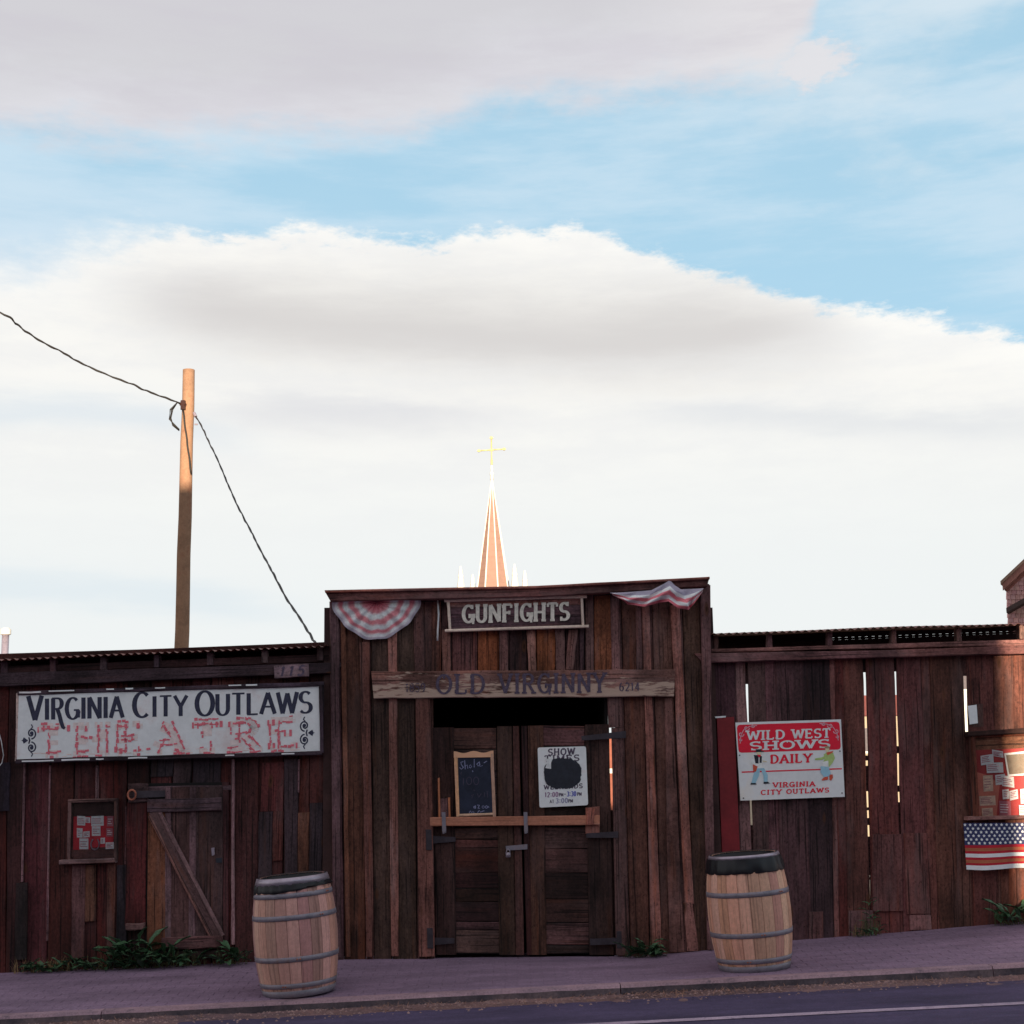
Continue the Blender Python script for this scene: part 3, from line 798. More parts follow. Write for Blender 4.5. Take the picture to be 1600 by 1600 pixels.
# eave: beam, rafter ends, roof, inner boards
board('fascia', [(-80, 1053), (541, 1035), (522, 1051), (-80, 1076)], YW-0.075, 0.075, (50, 40, 50), shed, horiz=True, seg=8, jit=0.006)
board('eave_board', [(-80, 1044), (514, 1022), (514, 1034), (-80, 1056)], YW-0.03, 0.03, (46, 28, 32), shed, horiz=True, seg=8)
board('inner_board', [(-80, 1025), (514, 1003), (514, 1036), (-80, 1060)], YW+0.40, 0.025, (44, 20, 20), shed, horiz=True, seg=6)
for x in (-66, 6, 82, 161, 244, 328, 413, 500):
    y = pl_at([(0, 1030), (515, 1008)], x)
    b0 = board_mb([(x-5, y+4), (x+5, y+4), (x+5, y+23), (x-5, y+23)], YW-0.05, 0.09, seg=1)
    obj('rafter', b0, M_WOOD, shed, color=alb(vary((62, 46, 52))))
corrugated(shed, (-90, 1034), (512, 1009), YW-0.14, YW+4.5, 0.045, sag=0.012)
A, B = P(-90, 1030, YW), P(512, 1012, YW)
mbx = MB(); mbx.box((A.x, YW+4.3, -0.3), (B.x, YW+4.36, B.z+0.16)); obj('rear_wall', mbx, M_SHADYWALL, shed)
mbx = MB(); mbx.box((A.x-0.05, YW+0.03, -0.4), (A.x, YW+4.3, A.z+0.0)); obj('side_wall', mbx, M_SHADYWALL, shed)
mbx = MB(); mbx.box((B.x-0.10, YW+0.45, -0.3), (B.x-0.05, YW+4.3, B.z+0.02)); obj('side_wall', mbx, M_SHADYWALL, shed)

# plank door with diagonal brace
dq = [(230, 1224), (350, 1222), (352, 1484), (226, 1488)]
door = slab('door', dq, YW-0.018, 0.017, M_DARKWALL, shed, label='grey braced plank door in the dark red shed wall')
YD = YW-0.043
for i, (x0, x1, y0, c) in enumerate(((231, 259, 1266, (86, 55, 45)), (258, 268, 1230, (86, 68, 80)), (268, 297, 1230, (62, 44, 48)), (296, 306, 1230, (84, 66, 78)), (306, 348, 1230, (60, 46, 52)))):
    board('plank', [(x0, y0), (x1, y0-1), (x1-1, 1482), (x0-2, 1484)], YD+(0.006 if c[0] < 70 or c[0] > 100 else 0), 0.022, c, door, jit=0.002)
board('top_rail', [(230, 1249), (346, 1246), (346, 1266), (230, 1270)], YD-0.024, 0.024, (62, 50, 62), door, horiz=True)
board('bottom_rail', [(252, 1465), (348, 1462), (348, 1481), (252, 1484)], YD-0.022, 0.022, (72, 50, 56), door, horiz=True)
board('brace', [(232, 1270), (248, 1269), (347, 1462), (328, 1463)], YD-0.021, 0.021, (66, 50, 56), door, jit=0.002)
board('brace_edge', [(246, 1270), (252, 1269), (350, 1461), (345, 1463)], YD-0.027, 0.027, (98, 78, 88), door, jit=0.001)
board('brace_edge', [(231, 1276), (235, 1272), (330, 1462), (326, 1464)], YD-0.026, 0.026, (92, 66, 68), door, jit=0.001)
board('hinge_block', [(200, 1225), (231, 1224), (231, 1254), (200, 1255)], YW-0.05, 0.05, (74, 58, 66), door, horiz=True)
slab('hinge_strap', [(208, 1236), (258, 1235), (258, 1245), (208, 1247)], YD-0.03, 0.008, M_IRON, door)
mbx = MB(); c = P(206, 1242, YD-0.035)
mbx.tube([c+Vector((0.035*math.cos(t), 0, 0.043*math.sin(t))) for t in [R_(a) for a in range(0, 361, 24)]], 0.009, 6); obj('hinge_ring', mbx, M_RUSTR, door, smooth=True)
slab('latch_plate', [(330, 1325), (335, 1324), (335, 1336), (331, 1337)], YD-0.01, 0.012, M_RIM, door)
slab('latch_slot', [(337, 1341), (347, 1340), (347, 1348), (338, 1348)], YD-0.001, 0.004, M_BLACKP, door)
board('door_post', [(198, 1254), (230, 1253), (227, 1446), (195, 1446)], YW-0.032, 0.03, (62, 26, 30), shed)
board('door_post', [(347, 1222), (357, 1222), (357, 1494), (349, 1494)], YW-0.03, 0.028, (56, 32, 38), shed)
board('door_trim', [(361, 1186), (366, 1186), (366, 1476), (361, 1476)], YW-0.036, 0.034, (104, 82, 94), shed, jit=0.003, seg=9)
board('lintel_board', [(228, 1229), (366, 1226), (366, 1234), (228, 1237)], YW-0.03, 0.028, (72, 58, 70), shed, horiz=True)
board('doorstep_block', [(196, 1444), (224, 1443), (224, 1453), (196, 1454)], YW-0.10, 0.09, (84, 64, 70), shed, horiz=True)
board('door_sill', [(250, 1487), (352, 1484), (352, 1496), (250, 1499)], YW-0.03, 0.03, (40, 30, 32), shed, horiz=True)

# shallow display window with cards and a horseshoe
win = slab('display_window', [(110, 1252), (180, 1251), (179, 1346), (107, 1347)], YW-0.016, 0.014, M_SHADYWALL, shed, label='small glazed display window with red cloth and cards')
for q, h in (([(106, 1249), (183, 1247), (183, 1252), (106, 1255)], True), ([(106, 1254), (111, 1254), (109, 1346), (104, 1346)], False), ([(178, 1252), (183, 1252), (182, 1345), (177, 1345)], False)):
    board('frame', q, YW-0.06, 0.06, (74, 56, 60), win, horiz=h, jit=0.001)
board('sill', [(92, 1344), (178, 1341), (180, 1348), (92, 1351)], YW-0.09, 0.09, (92, 76, 86), win, horiz=True, jit=0.002)
board('backing_board', [(110, 1325), (178, 1324), (178, 1345), (110, 1346)], YW-0.022, 0.006, (78, 52, 54), win, horiz=True)
slab('red_cloth', [(115, 1276), (178, 1275), (177, 1327), (114, 1328)], YW-0.022, 0.005, M_REDCLOTH, win)
for x0, y0, x1, y1, m in ((120.5, 1275, 133, 1290, 0), (133, 1277, 141, 1286, 0), (142.5, 1275, 162, 1290, 0), (167, 1275, 177, 1291, 1), (120, 1294, 129, 1309, 0), (130, 1299, 140, 1308, 0), (143.5, 1291, 157, 1306, 0),
                       (166, 1294, 176, 1307, 1), (124, 1310, 138, 1327, 0), (165, 1316, 178, 1326, 0), (157, 1309, 164, 1318, 0)):
    j = random.uniform(-1, 1)
    slab('card', [(x0, y0+j*.5), (x1, y0-j*.5), (x1, y1), (x0, y1+j)], YW-0.027-random.random()*.002, 0.002, M_PAPER if m == 0 else M_PRINT, win)
    mb = MB()
    for k in range(3):
        yy = y0+(y1-y0)*(0.3+0.22*k); line_strip([(x0+1.5, yy), (lerp(x0, x1, random.uniform(.55, .9)), yy)], 1.0, YW-0.0305, mb)
    obj('print', mb, M_PRINT if m == 0 else M_PAPER, win)
mbx = MB(); c = P(148.5, 1319, YW-0.034)
mbx.tube([c+Vector((0.036*math.sin(t), 0, -0.048*math.cos(t)+0.0)) for t in [R_(a) for a in range(-150, 151, 20)]], 0.006, 6); obj('horseshoe', mbx, M_RIM, win, smooth=True)
m, T, b = new_mat('window_glass')
tr = T.nt.nodes.new('ShaderNodeBsdfTransparent'); gl = T.nt.nodes.new('ShaderNodeBsdfGlossy'); gl.inputs['Roughness'].default_value = 0.08
fz = T.nt.nodes.new('ShaderNodeFresnel'); fz.inputs['IOR'].default_value = 1.35
ms = T.nt.nodes.new('ShaderNodeMixShader'); T.nt.links.new(fz.outputs[0], ms.inputs[0]); T.nt.links.new(tr.outputs[0], ms.inputs[1]); T.nt.links.new(gl.outputs[0], ms.inputs[2])
T.nt.links.new(ms.outputs[0], [n for n in T.nt.nodes if n.type == 'OUTPUT_MATERIAL'][0].inputs[0])
M_GLASS = m
slab('pane', [(110, 1253), (179, 1252), (178, 1344), (108, 1345)], YW-0.046, 0.003, M_GLASS, win)

# long painted theatre sign
YS = YW-0.085
sgn = thing('theatre_sign', P(262, 1188, YS), 'long white board reading Virginia City Outlaws over scraped red letters', 'sign')
slab('panel', [(27, 1082), (500, 1070), (500, 1176), (24, 1188)], YS, 0.03, M_PAINTW, sgn)
board('frame', [(27, 1080), (506, 1065), (506, 1072), (27, 1086)], YS-0.016, 0.045, (52, 44, 60), sgn, horiz=True, jit=0.003, seg=10)
board('frame', [(24, 1186), (503, 1173), (503, 1180), (24, 1193)], YS-0.016, 0.045, (46, 38, 50), sgn, horiz=True, jit=0.003, seg=10)
board('frame', [(498, 1070), (505, 1070), (505, 1176), (500, 1176)], YS-0.017, 0.045, (56, 46, 62), sgn, jit=0.002)
board('frame', [(25, 1083), (29, 1083), (26, 1189), (23, 1189)], YS-0.006, 0.03, (150, 138, 148), sgn, jit=0.001)
mb = MB()
for x, y, l in ((30, 1082, 34), (76, 1080, 40), (166, 1077, 12), (196, 1076, 12), (242, 1075, 16), (357, 1071, 20), (384, 1070.5, 18), (34, 1189.5, 50), (96, 1187.6, 44), (150, 1186, 12), (200, 1184.6, 30), (352, 1180.3, 14), (440, 1178, 20)):
    line_strip([(x, y), (x+l*.5, y-l*.013+random.uniform(-.6, .6)), (x+l, y-l*.027)], random.uniform(1.6, 2.6), YS-0.0185, mb)
obj('chipped_paint', mb, M_PAINTW, sgn, kind='stuff')
text('VIRGINIA', (43, 1125.5), (193, 1121), 33, YS-0.001, sgn, M_NAVY, .20, .085, 0, .10, big=1.15, tail=True)
text('CITY', (208, 1121), (293, 1118.5), 32, YS-0.001, sgn, M_NAVY, .20, .085, 0, .10, big=1.2)
text('OUTLAWS', (306, 1118.5), (487, 1113.5), 33, YS-0.001, sgn, M_NAVY, .20, .085, 0, .07, big=1.15)
text('THEATRE', (62, 1180), (462, 1169), 45, YS-0.0025, sgn, M_REDOLD, .30, .17, .22, .28, outline=0.60)['kind'] = 'stuff'
text('THEATRE', (62, 1180), (462, 1169), 45, YS+0.00075-0.001, sgn, plain('washed_out_red', alb((186, 146, 150)), 0.7, 0, .2, 30), .34, .20, .22, .28, drop=.42)['kind'] = 'stuff'
mb = MB()
for _ in range(26):
    x = random.uniform(40, 470); y = lerp(1181, 1170, (x-30)/450)+random.uniform(-4, 3)
    line_strip([(x, y), (x+random.uniform(3, 16), y-random.uniform(-.5, 1))], random.uniform(.6, 1.6), YS-0.0012, mb)
obj('paint_streaks', mb, plain('pale_red_smear', alb((186, 140, 142)), 0.7), sgn)
def ornament(cx, cy, dirn):
    mb = MB(); w = 2.2
    for s in (-1, 1):
        sp = [(cx-dirn*2+dirn*(-1)*(7.2-0.0*t)*math.cos(t)*(1-t/9.5)*0.9, cy+s*(11+(7.4)*math.sin(t)*(1-t/9.5)*1.0)) for t in [R_(a) for a in range(-90, 360, 20)]]
        line_strip(sp, w, YS-0.0014-0.0002*s, mb)
        c = P(cx-dirn*2.5, cy+s*11.5, YS-0.002)
        mb.poly([c+Vector((0.017*math.cos(R_(a)), 0, 0.017*math.sin(R_(a)))) for a in range(0, 360, 45)])
        line_strip([(cx-dirn*1, cy+s*18), (cx-dirn*4, cy+s*21), (cx-dirn*2, cy+s*25)], 1.8, YS-0.0018, mb)
    line_strip([(cx+dirn*2, cy-5), (cx+dirn*0.5, cy), (cx+dirn*2, cy+5)], 2.2, YS-0.0022, mb)
    mb.poly([P(x, y, YS-0.0024) for x, y in ((cx+dirn*10, cy-5), (cx+dirn*12, cy), (cx+dirn*10, cy+5), (cx+dirn*3, cy))])
    mb.poly([P(x, y, YS-0.0026) for x, y in ((cx+dirn*4, cy), (cx+dirn*9, cy-2), (cx+dirn*14, cy), (cx+dirn*9, cy+2))])
    obj('scroll_ornament', mb, M_NAVY, sgn)
ornament(47, 1157, -1); ornament(478, 1145, 1)

# house number plate
YN = YW-0.092
npl = thing('number_plaque', P(455, 1058, YN), 'small grey wooden plaque with the number 115 on the eave beam', 'plaque')
obj('board', board_mb([(428, 1040), (482, 1037), (483, 1057), (429, 1060)], YN, 0.015, True, jit=0.003, seg=6, warp=0), M_WOOD, npl, color=alb((92, 74, 84)))
text('115', (437, 1057), (474, 1055), 15, YN-0.0016, npl, M_DARKLET, .24, .18, 0, .5, shear=.22)
# loose wire at the left edge of the shed
tube_px('hanging_wire', [(-14, 1120), (-4, 1136), (2, 1158), (5.5, 1180), (3, 1192), (-6, 1203), (-16, 1206)], YW-0.03, 0.004, M_WHITECAP, label='thin pale wire hanging against the shed beside the long sign', cat='wire')

# ================================================================== false-front saloon
YF = YW-0.06
sal = thing('false_front_building', (0.05, YW+1, zwall(0)), 'tall weathered wooden false front with double doors and a flat cornice', 'building')
BR_ = [(66, 44, 48), (60, 40, 44), (72, 48, 52), (56, 38, 42)]
t_l = [(505, 940), (845, 930), (1112, 912)]
b_l = WBASE
# boards left of the doorway (full height), then the run over the doorway, then right of it
lt_x = [514, 532, 566, 578, 608, 648, 676]; lb_x = [520, 538, 572, 584, 613, 652, 680]
planks(sal, YF, lt_x, lb_x, t_l, b_l, [(70, 52, 60), (66, 42, 40), (66, 46, 48), (60, 44, 46), (58, 43, 46), (66, 47, 49)], jit=0.003)
rt_x = [957, 970, 1004, 1018, 1048, 1064, 1094, 1109]; rb_x = [965, 985, 1016, 1033, 1066, 1086, 1106, 1116]
planks(sal, YF, rt_x, rb_x, t_l, b_l, [(66, 48, 52), (74, 50, 46), (68, 46, 48), (84, 60, 62), (72, 52, 54), (58, 42, 44), (74, 52, 58)], jit=0.003)
ov = [674, 690, 706, 746, 780, 795, 824, 838, 868, 883, 905, 914, 928, 959]
planks(sal, YF, ov, ov, t_l, [(500, 1062), (1100, 1058)], [(72, 48, 48), (70, 48, 54), (66, 44, 48), (106, 62, 46), (66, 46, 50), (50, 32, 36), (56, 40, 44), (110, 66, 50), (70, 50, 56), (62, 46, 50), (56, 42, 48), (66, 48, 52), (92, 58, 46)], jit=0.003)
solid('gap_shade_sheet', [(516, 938), (676.5, 934), (678, 1492), (522, 1494)], YF+0.036, YF+0.046, M_DARKWALL, sal)  # black sheets behind this front too, shade of the gaps as colour
solid('gap_shade_sheet', [(977, 922), (1106, 913), (1112, 1480), (988, 1490)], YF+0.036, YF+0.046, M_DARKWALL, sal)
solid('gap_shade_sheet', [(966, 1063), (989, 1063), (994, 1490), (976, 1490)], YF+0.037, YF+0.047, M_DARKWALL, sal)
solid('gap_shade_sheet', [(677, 934), (976, 920), (976, 1061), (678, 1062)], YF+0.036, YF+0.046, M_DARKWALL, sal)
# battens over the joints
def batten(x0, x1, y0, x2, x3, y1, c, Y=YF-0.024, th=0.022):
    board('batten', [(x0, y0), (x1, y0), (x3, y1), (x2, y1)], Y, th, c, sal, seg=7, jit=0.003)
batten(562, 577, 1003, 572, 584, 1495, (84, 56, 56)); batten(606, 620, 984, 611, 624, 1494, (112, 78, 78))
batten(645, 661, 942, 648, 664, 1050, (78, 56, 60)); batten(531, 540, 940, 541, 547, 1495, (86, 56, 48))
batten(516, 529, 938, 521, 533, 1496, (74, 56, 66))
batten(690, 703, 984, 692, 704, 1050, (96, 68, 68)); batten(779, 793, 986, 780, 794, 1050, (92, 66, 70)); batten(823, 836, 985, 826, 838, 1049, (118, 88, 88))
batten(867, 882, 983, 869, 883, 1049, (86, 64, 68)); batten(888, 903, 984, 884, 896, 1046, (88, 62, 64)); batten(914, 927, 930, 916, 928, 1048, (82, 60, 64))
batten(953, 967, 927, 956, 970, 1048, (90, 66, 72)); batten(1003, 1015, 944, 1018, 1034, 1490, (112, 76, 76))
batten(1048, 1062, 946, 1070, 1084, 1412, (122, 84, 84)); batten(993, 1002, 945, 995, 1004, 1048, (80, 58, 64))
batten(1068, 1082, 1410, 1074, 1092, 1486, (104, 74, 76)); batten(1038, 1050, 1090, 1046, 1070, 1488, (84, 60, 62))
batten(1094, 1110, 914, 1106, 1118, 1484, (92, 68, 76), YF-0.05, 0.05)
# door posts
board('door_post', [(649, 1089), (672, 1089), (679, 1494), (655, 1495)], YF-0.052, 0.07, (98, 66, 66), sal, seg=8, jit=0.003)
board('door_post', [(949, 1086), (971, 1086), (972.5, 1136), (951, 1137)], YF-0.03, 0.05, (70, 50, 54), sal, jit=0.001)
board('door_post', [(955.5, 1137), (972.5, 1137), (984, 1492), (963, 1493)], YF-0.029, 0.05, (70, 50, 54), sal, seg=8, jit=0.001)
board('door_stop', [(952, 1266), (961, 1266), (968, 1492), (957, 1493)], YF+0.045, 0.02, (46, 32, 34), sal, jit=0.001)
# cornice
board('cornice', [(508, 925), (842, 918), (846, 932), (516, 939)], YF-0.16, 0.16, (84, 56, 60), sal, horiz=True, seg=8, jit=0.002)
board('cornice', [(842, 918), (1108, 904), (1105, 916), (846, 932)], YF-0.158, 0.158, (82, 54, 58), sal, horiz=True, seg=8, jit=0.002)
board('cap_board', [(507, 922), (842, 915), (842, 919), (508, 926)], YF-0.19, 0.30, (112, 72, 70), sal, horiz=True, seg=6, jit=0.001)
board('cap_board', [(842, 915), (1109, 901), (1109, 905), (842, 919)], YF-0.189, 0.30, (108, 70, 70), sal, horiz=True, seg=6, jit=0.001)
board('frieze', [(516, 937), (846, 930), (846, 936), (516, 943)], YF-0.012, 0.012, (38, 28, 32), sal, horiz=True)
board('frieze', [(846, 930), (1106, 914), (1106, 920), (846, 936)], YF-0.012, 0.012, (38, 28, 32), sal, horiz=True)
# dark passage behind the doors
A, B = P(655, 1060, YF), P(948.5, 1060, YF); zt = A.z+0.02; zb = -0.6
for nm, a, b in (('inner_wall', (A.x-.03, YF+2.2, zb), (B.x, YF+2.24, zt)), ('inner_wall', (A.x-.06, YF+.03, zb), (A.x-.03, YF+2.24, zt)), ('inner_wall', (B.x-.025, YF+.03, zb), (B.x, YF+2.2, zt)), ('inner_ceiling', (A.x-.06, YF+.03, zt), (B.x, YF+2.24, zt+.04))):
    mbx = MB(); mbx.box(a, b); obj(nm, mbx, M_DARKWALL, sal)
for xw in (516, 1104):
    a_ = P(xw, 950, YW); mbx = MB(); mbx.box((a_.x-.05, YF+.03, zb), (a_.x+.05, YF+.16, a_.z)); obj('rear_post', mbx, M_SHADYWALL, sal)
# double doors
def leaf(x0, x1, xb0, xb1, stiles, panels, label):
    YDo = YF+0.012
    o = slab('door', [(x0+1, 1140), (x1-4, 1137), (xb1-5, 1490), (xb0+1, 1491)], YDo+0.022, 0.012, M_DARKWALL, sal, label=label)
    for (a, b, c, d, col, yo) in stiles:
        board('stile', [(a, 1137-(a-674)*.02), (b, 1137-(b-674)*.02), (d, 1492), (c, 1492)], YDo+yo, 0.022-yo, vary(col, .06), o, seg=6, jit=0.002)
    for (a, b, ys, cols) in panels:
        for i in range(len(ys)-1):
            j0, j1 = random.uniform(-1, 1), random.uniform(-1, 1)
            sh = (ys[i]-1300)*.012
            board('panel_board', [(a+sh, ys[i]+.6+j0), (b+sh, ys[i]+.6), (b+sh, ys[i+1]-.6), (a+sh, ys[i+1]-.6+j1)], YDo+random.uniform(.008, .016), 0.01, vary(cols[i], .10), o, horiz=True, seg=3, jit=0.001)
    return o
UP = (72, 50, 56)
dl = leaf(674, 812, 680, 820, [(675, 709, 681, 713, (50, 33, 34), 0.0), (776, 800, 780, 806, (56, 38, 38), 0.0), (801, 811, 806, 819, (62, 42, 42), -0.008)],
     [(708, 777, [1137, 1170, 1205, 1240, 1280], [UP, (52, 38, 44), (50, 36, 40), (48, 34, 38)]),
      (710, 779, [1292, 1312, 1325, 1364, 1388, 1409, 1440, 1453, 1490], [(60, 42, 44), (56, 36, 36), (46, 26, 22), (42, 26, 24), (36, 22, 22), (44, 30, 32), (70, 52, 58), (82, 60, 62)])],
     'left half of the plank double door')
dr = leaf(813, 954, 822, 963, [(814, 824, 823, 832, (40, 26, 28), 0.006), (825, 849, 830, 854, (56, 38, 38), 0.0), (914, 951.5, 921, 959.5, (46, 31, 31), 0.0)],
     [(848, 915, [1134, 1166, 1200, 1235, 1280], [UP, (58, 42, 46), (54, 38, 42), (36, 26, 28)]),
      (852, 918, [1292, 1326, 1364, 1405, 1442, 1463, 1477, 1490], [(66, 48, 52), (64, 44, 48), (42, 26, 26), (50, 34, 34), (82, 60, 62), (76, 56, 58), (44, 32, 34)])],
     'right half of the plank double door')
# iron: strap hinges, hasp, padlock
for q, d in (([(675, 1306), (712, 1308), (712, 1315), (675, 1318)], dl), ([(676, 1465), (710, 1466), (710, 1474), (676, 1477)], dl), ([(908, 1150), (978, 1142), (978, 1153), (909, 1157)], dr),
             ([(916, 1302), (966, 1299), (966, 1309), (916, 1309)], dr), ([(922, 1467), (970, 1465), (970, 1475), (922, 1477)], dr)):
    slab('strap_hinge', q, YF-0.006-0.03*(q[1][0] > 955), 0.008, M_IRON, d)
for q, d in (([(665, 1296), (674, 1296), (675, 1328), (666, 1328)], dl), ([(667, 1450), (676, 1450), (677, 1482), (668, 1482)], dl), ([(963, 1455), (971, 1455), (972, 1482), (964, 1482)], dr)):
    slab('hinge_plate', q, YF-0.060 if d is dl else YF-0.038, 0.008, M_IRON, d)
slab('hasp', [(790, 1322), (824, 1319), (824, 1327), (791, 1329)], YF-0.008, 0.008, M_GALV, dl)
mbx = MB(); c = P(794, 1334, YF-0.02); mbx.tube([c+Vector((0, 0, -.03)), c+Vector((0, 0, .012))], 0.022, 10); mbx.tube([c+Vector((.016*math.cos(t), 0, .012+.026*math.sin(t))) for t in [R_(a) for a in range(0, 181, 20)]], 0.005, 5)
obj('padlock', mbx, M_RIM, dl, smooth=True)

# bar across the doors
YBr = YF-0.055
bar = thing('door_bar', P(804, 1290, YBr), 'orange brown timber bar laid across the double doors in iron hooks', 'bar')
obj('bar', board_mb([(672, 1277), (937, 1274), (937, 1289), (672, 1291)], YBr, 0.04, True, jit=0.001, seg=6), M_FRESH, bar, color=alb((122, 80, 68)))
for x in (690, 818):
    slab('hook', [(x, 1269), (x+6, 1269), (x+7, 1298), (x+2, 1303), (x+1, 1298)], YBr-0.007, 0.006, M_GALV, bar)
    slab('hook_foot', [(x+1, 1292), (x+7, 1292), (x+7, 1301), (x+3, 1303)], YBr+0.0, 0.04, M_GALV, bar)
obj('end_block', board_mb([(915, 1262), (937, 1260), (937, 1302), (915, 1303)], YBr+0.022, 0.034, False, jit=0.001), M_FRESH, bar, color=alb((98, 62, 58)))
obj('end_block', board_mb([(916, 1263), (930, 1262), (928, 1288), (917, 1289)], YBr-0.02, 0.02, False, jit=0.003), M_WOOD, bar, color=alb((112, 64, 56)))
for x in (684, 700):
    obj('upright_stick', board_mb([(x, 1216 if x < 690 else 1246), (x+3, 1215 if x < 690 else 1246), (x+4, 1277), (x+1, 1277)], YF-0.03, 0.02, False, jit=0.001), M_FRESH, bar, color=alb((128, 78, 58)))
obj('stick_board', board_mb([(687, 1248), (701, 1247), (702, 1277), (687, 1277)], YF-0.022, 0.015, False, jit=0.001), M_WOOD, bar, color=alb((70, 48, 52)))

# painted beam over the door
YB = YF-0.075
bm = thing('name_beam', P(817, 1090, YB), 'peeling painted beam lettered Old Virginny over the double doors', 'sign')
bmb = MB()
q = [(580, 1049), (1055, 1046), (1053, 1088), (584, 1091)]
board_mb(q, YB, 0.07, True, jit=0.0035, seg=16, mb=bmb, warp=0.002)
obj('beam', bmb, M_BEAM, bm, color=alb((88, 60, 58)))
text('OLD', (682, 1083.5), (757, 1083), 29, YB-0.004, bm, M_DARKLET, .17, .10, .17, .2)
text('VIRGINNY', (780, 1083), (946, 1081), 29, YB-0.004, bm, M_DARKLET, .17, .10, .17, .2)
text('1859', (634, 1081), (664, 1081), 13, YB-0.004, bm, M_DARKLET, .16, .12, 0, .25, drop=.25)
text('6214', (968, 1079.5), (999, 1079), 12.5, YB-0.004, bm, M_DARKLET, .16, .12, 0, .25, drop=.1)

# Gunfights sign
YG = YF-0.075
gs = thing('gunfights_sign', P(807, 983, YG), 'dark framed board with raised pale letters reading Gunfights under the cornice', 'sign')
for i, (ya, yb) in enumerate(((937, 950), (950, 966), (966, 984))):
    obj('board', board_mb([(699, ya), (911, ya-5.5), (912, yb-5.5), (701, yb)], YG+0.012-(.002*i), 0.02, True, jit=0.001, seg=4), M_WOOD, gs, color=alb(((92, 60, 60), (66, 46, 54), (54, 38, 46))[i]))
for q, h in (([(694, 936), (917, 929.5), (917, 934), (694, 940.5)], True), ([(695, 983), (920, 976), (920, 980.5), (695, 987.5)], True), ([(698, 940), (702.5, 940), (705, 984), (701, 984)], False), ([(907, 934), (911, 934), (913, 978), (909, 978)], False)):
    obj('frame', board_mb(q, YG-(0.016 if h else 0.01), 0.03, h, jit=0.001), M_FRESH, gs, color=alb((166, 144, 140)))
text('GUNFIGHTS', (723, 972.5), (889, 968), 26, YG+0.006, gs, M_LETTER, .22, .14, .17, .16, depth=0.012, per_letter=True)
# cord left of it
tube_px('white_ribbon', [(684, 936), (685.5, 960), (684, 985), (683.5, 1001)], YF-0.03, 0.009, M_WHITECAP, label='short white ribbon hanging left of the Gunfights sign', cat='ribbon')

# chalkboard
YC = YF-0.04
cb = thing('chalkboard', P(742, 1277, YC), 'wood framed chalkboard with a scalloped top standing on the door bar', 'chalkboard')
slab('slate', [(714, 1183), (767, 1181), (771, 1273), (717, 1275)], YC, 0.012, M_CHALKB, cb)
obj('frame', board_mb([(709, 1178), (715, 1178), (718, 1276), (713, 1276)], YC-0.01, 0.022, False, jit=0.001), M_FRESH, cb, color=alb((156, 116, 92)))
obj('frame', board_mb([(766, 1178), (771, 1177), (775, 1276), (770, 1276)], YC-0.01, 0.022, False, jit=0.001), M_FRESH, cb, color=alb((136, 106, 96)))
obj('frame', board_mb([(716, 1272), (772, 1270), (772, 1274), (716, 1276)], YC-0.009, 0.02, True, jit=0.001), M_FRESH, cb, color=alb((146, 118, 104)))
tp = [(709, 1184)]+[(709+62*i/16, 1175.5-i*.08+1.6*math.cos(i/16*4*math.pi)*-1) for i in range(17)]+[(771, 1183)]
slab('frame', tp, YC-0.012, 0.024, M_FRESH, cb, color=alb((158, 116, 90)))
mb = MB(); mb2 = MB()
def scr(pts, m, w=1.1): line_strip(pts, w, YC-0.0012, m)
x = 719
scr([(724, 1190), (720, 1191), (721, 1195), (724, 1199), (721, 1202), (718, 1199)], mb, 1.3)
scr([(726, 1188), (727, 1202)], mb, 1.2); scr([(727, 1197), (730, 1195), (731, 1201)], mb); scr([(733, 1197), (735, 1195), (737, 1198), (735, 1200), (733, 1198)], mb)
scr([(741, 1186), (741, 1199)], mb, 1.3); scr([(745, 1194), (748, 1191), (750, 1194), (747, 1197), (745, 1194)], mb, 1.2); scr([(749, 1190), (750, 1198), (754, 1196)], mb); scr([(756, 1192), (761, 1189)], mb)
scr([(721, 1206), (720, 1210)], mb2, 1.4); scr([(738, 1204), (739, 1206)], mb, 1.4)
scr([(724, 1216), (724, 1227)], mb2, 1.3)
for cx in (733, 744): scr([(cx+4*math.cos(R_(a)), 1220+6*math.sin(R_(a))) for a in range(0, 361, 30)], mb2, 1.2)
scr([(740, 1234), (742, 1236)], mb2, 1.4); scr([(736, 1243), (740, 1241), (737, 1247)], mb2); scr([(746, 1240), (748, 1246), (752, 1240)], mb2, 1.3); scr([(757, 1238), (757, 1245)], mb2); scr([(761, 1236), (762, 1246)], mb2)
scr([(740, 1261), (743, 1259), (743, 1263), (740, 1262)], mb, 1.5); scr([(746, 1258), (749, 1258), (747, 1263), (750, 1263)], mb, 1.3)
for cx in (755, 760): scr([(cx+1.8*math.cos(R_(a)), 1261+2*math.sin(R_(a))) for a in range(0, 361, 45)], mb, 1.0)
scr([(763, 1260), (764, 1262)], mb)
scr([(733, 1270), (735, 1267), (737, 1270), (739, 1268), (741, 1270)], mb, 1.1); scr([(746, 1270), (749, 1266), (751, 1269), (755, 1267), (757, 1267)], mb, 1.1)
obj('chalk_writing', mb, M_CHALK, cb); obj('faint_writing', mb2, M_CHALKF, cb)

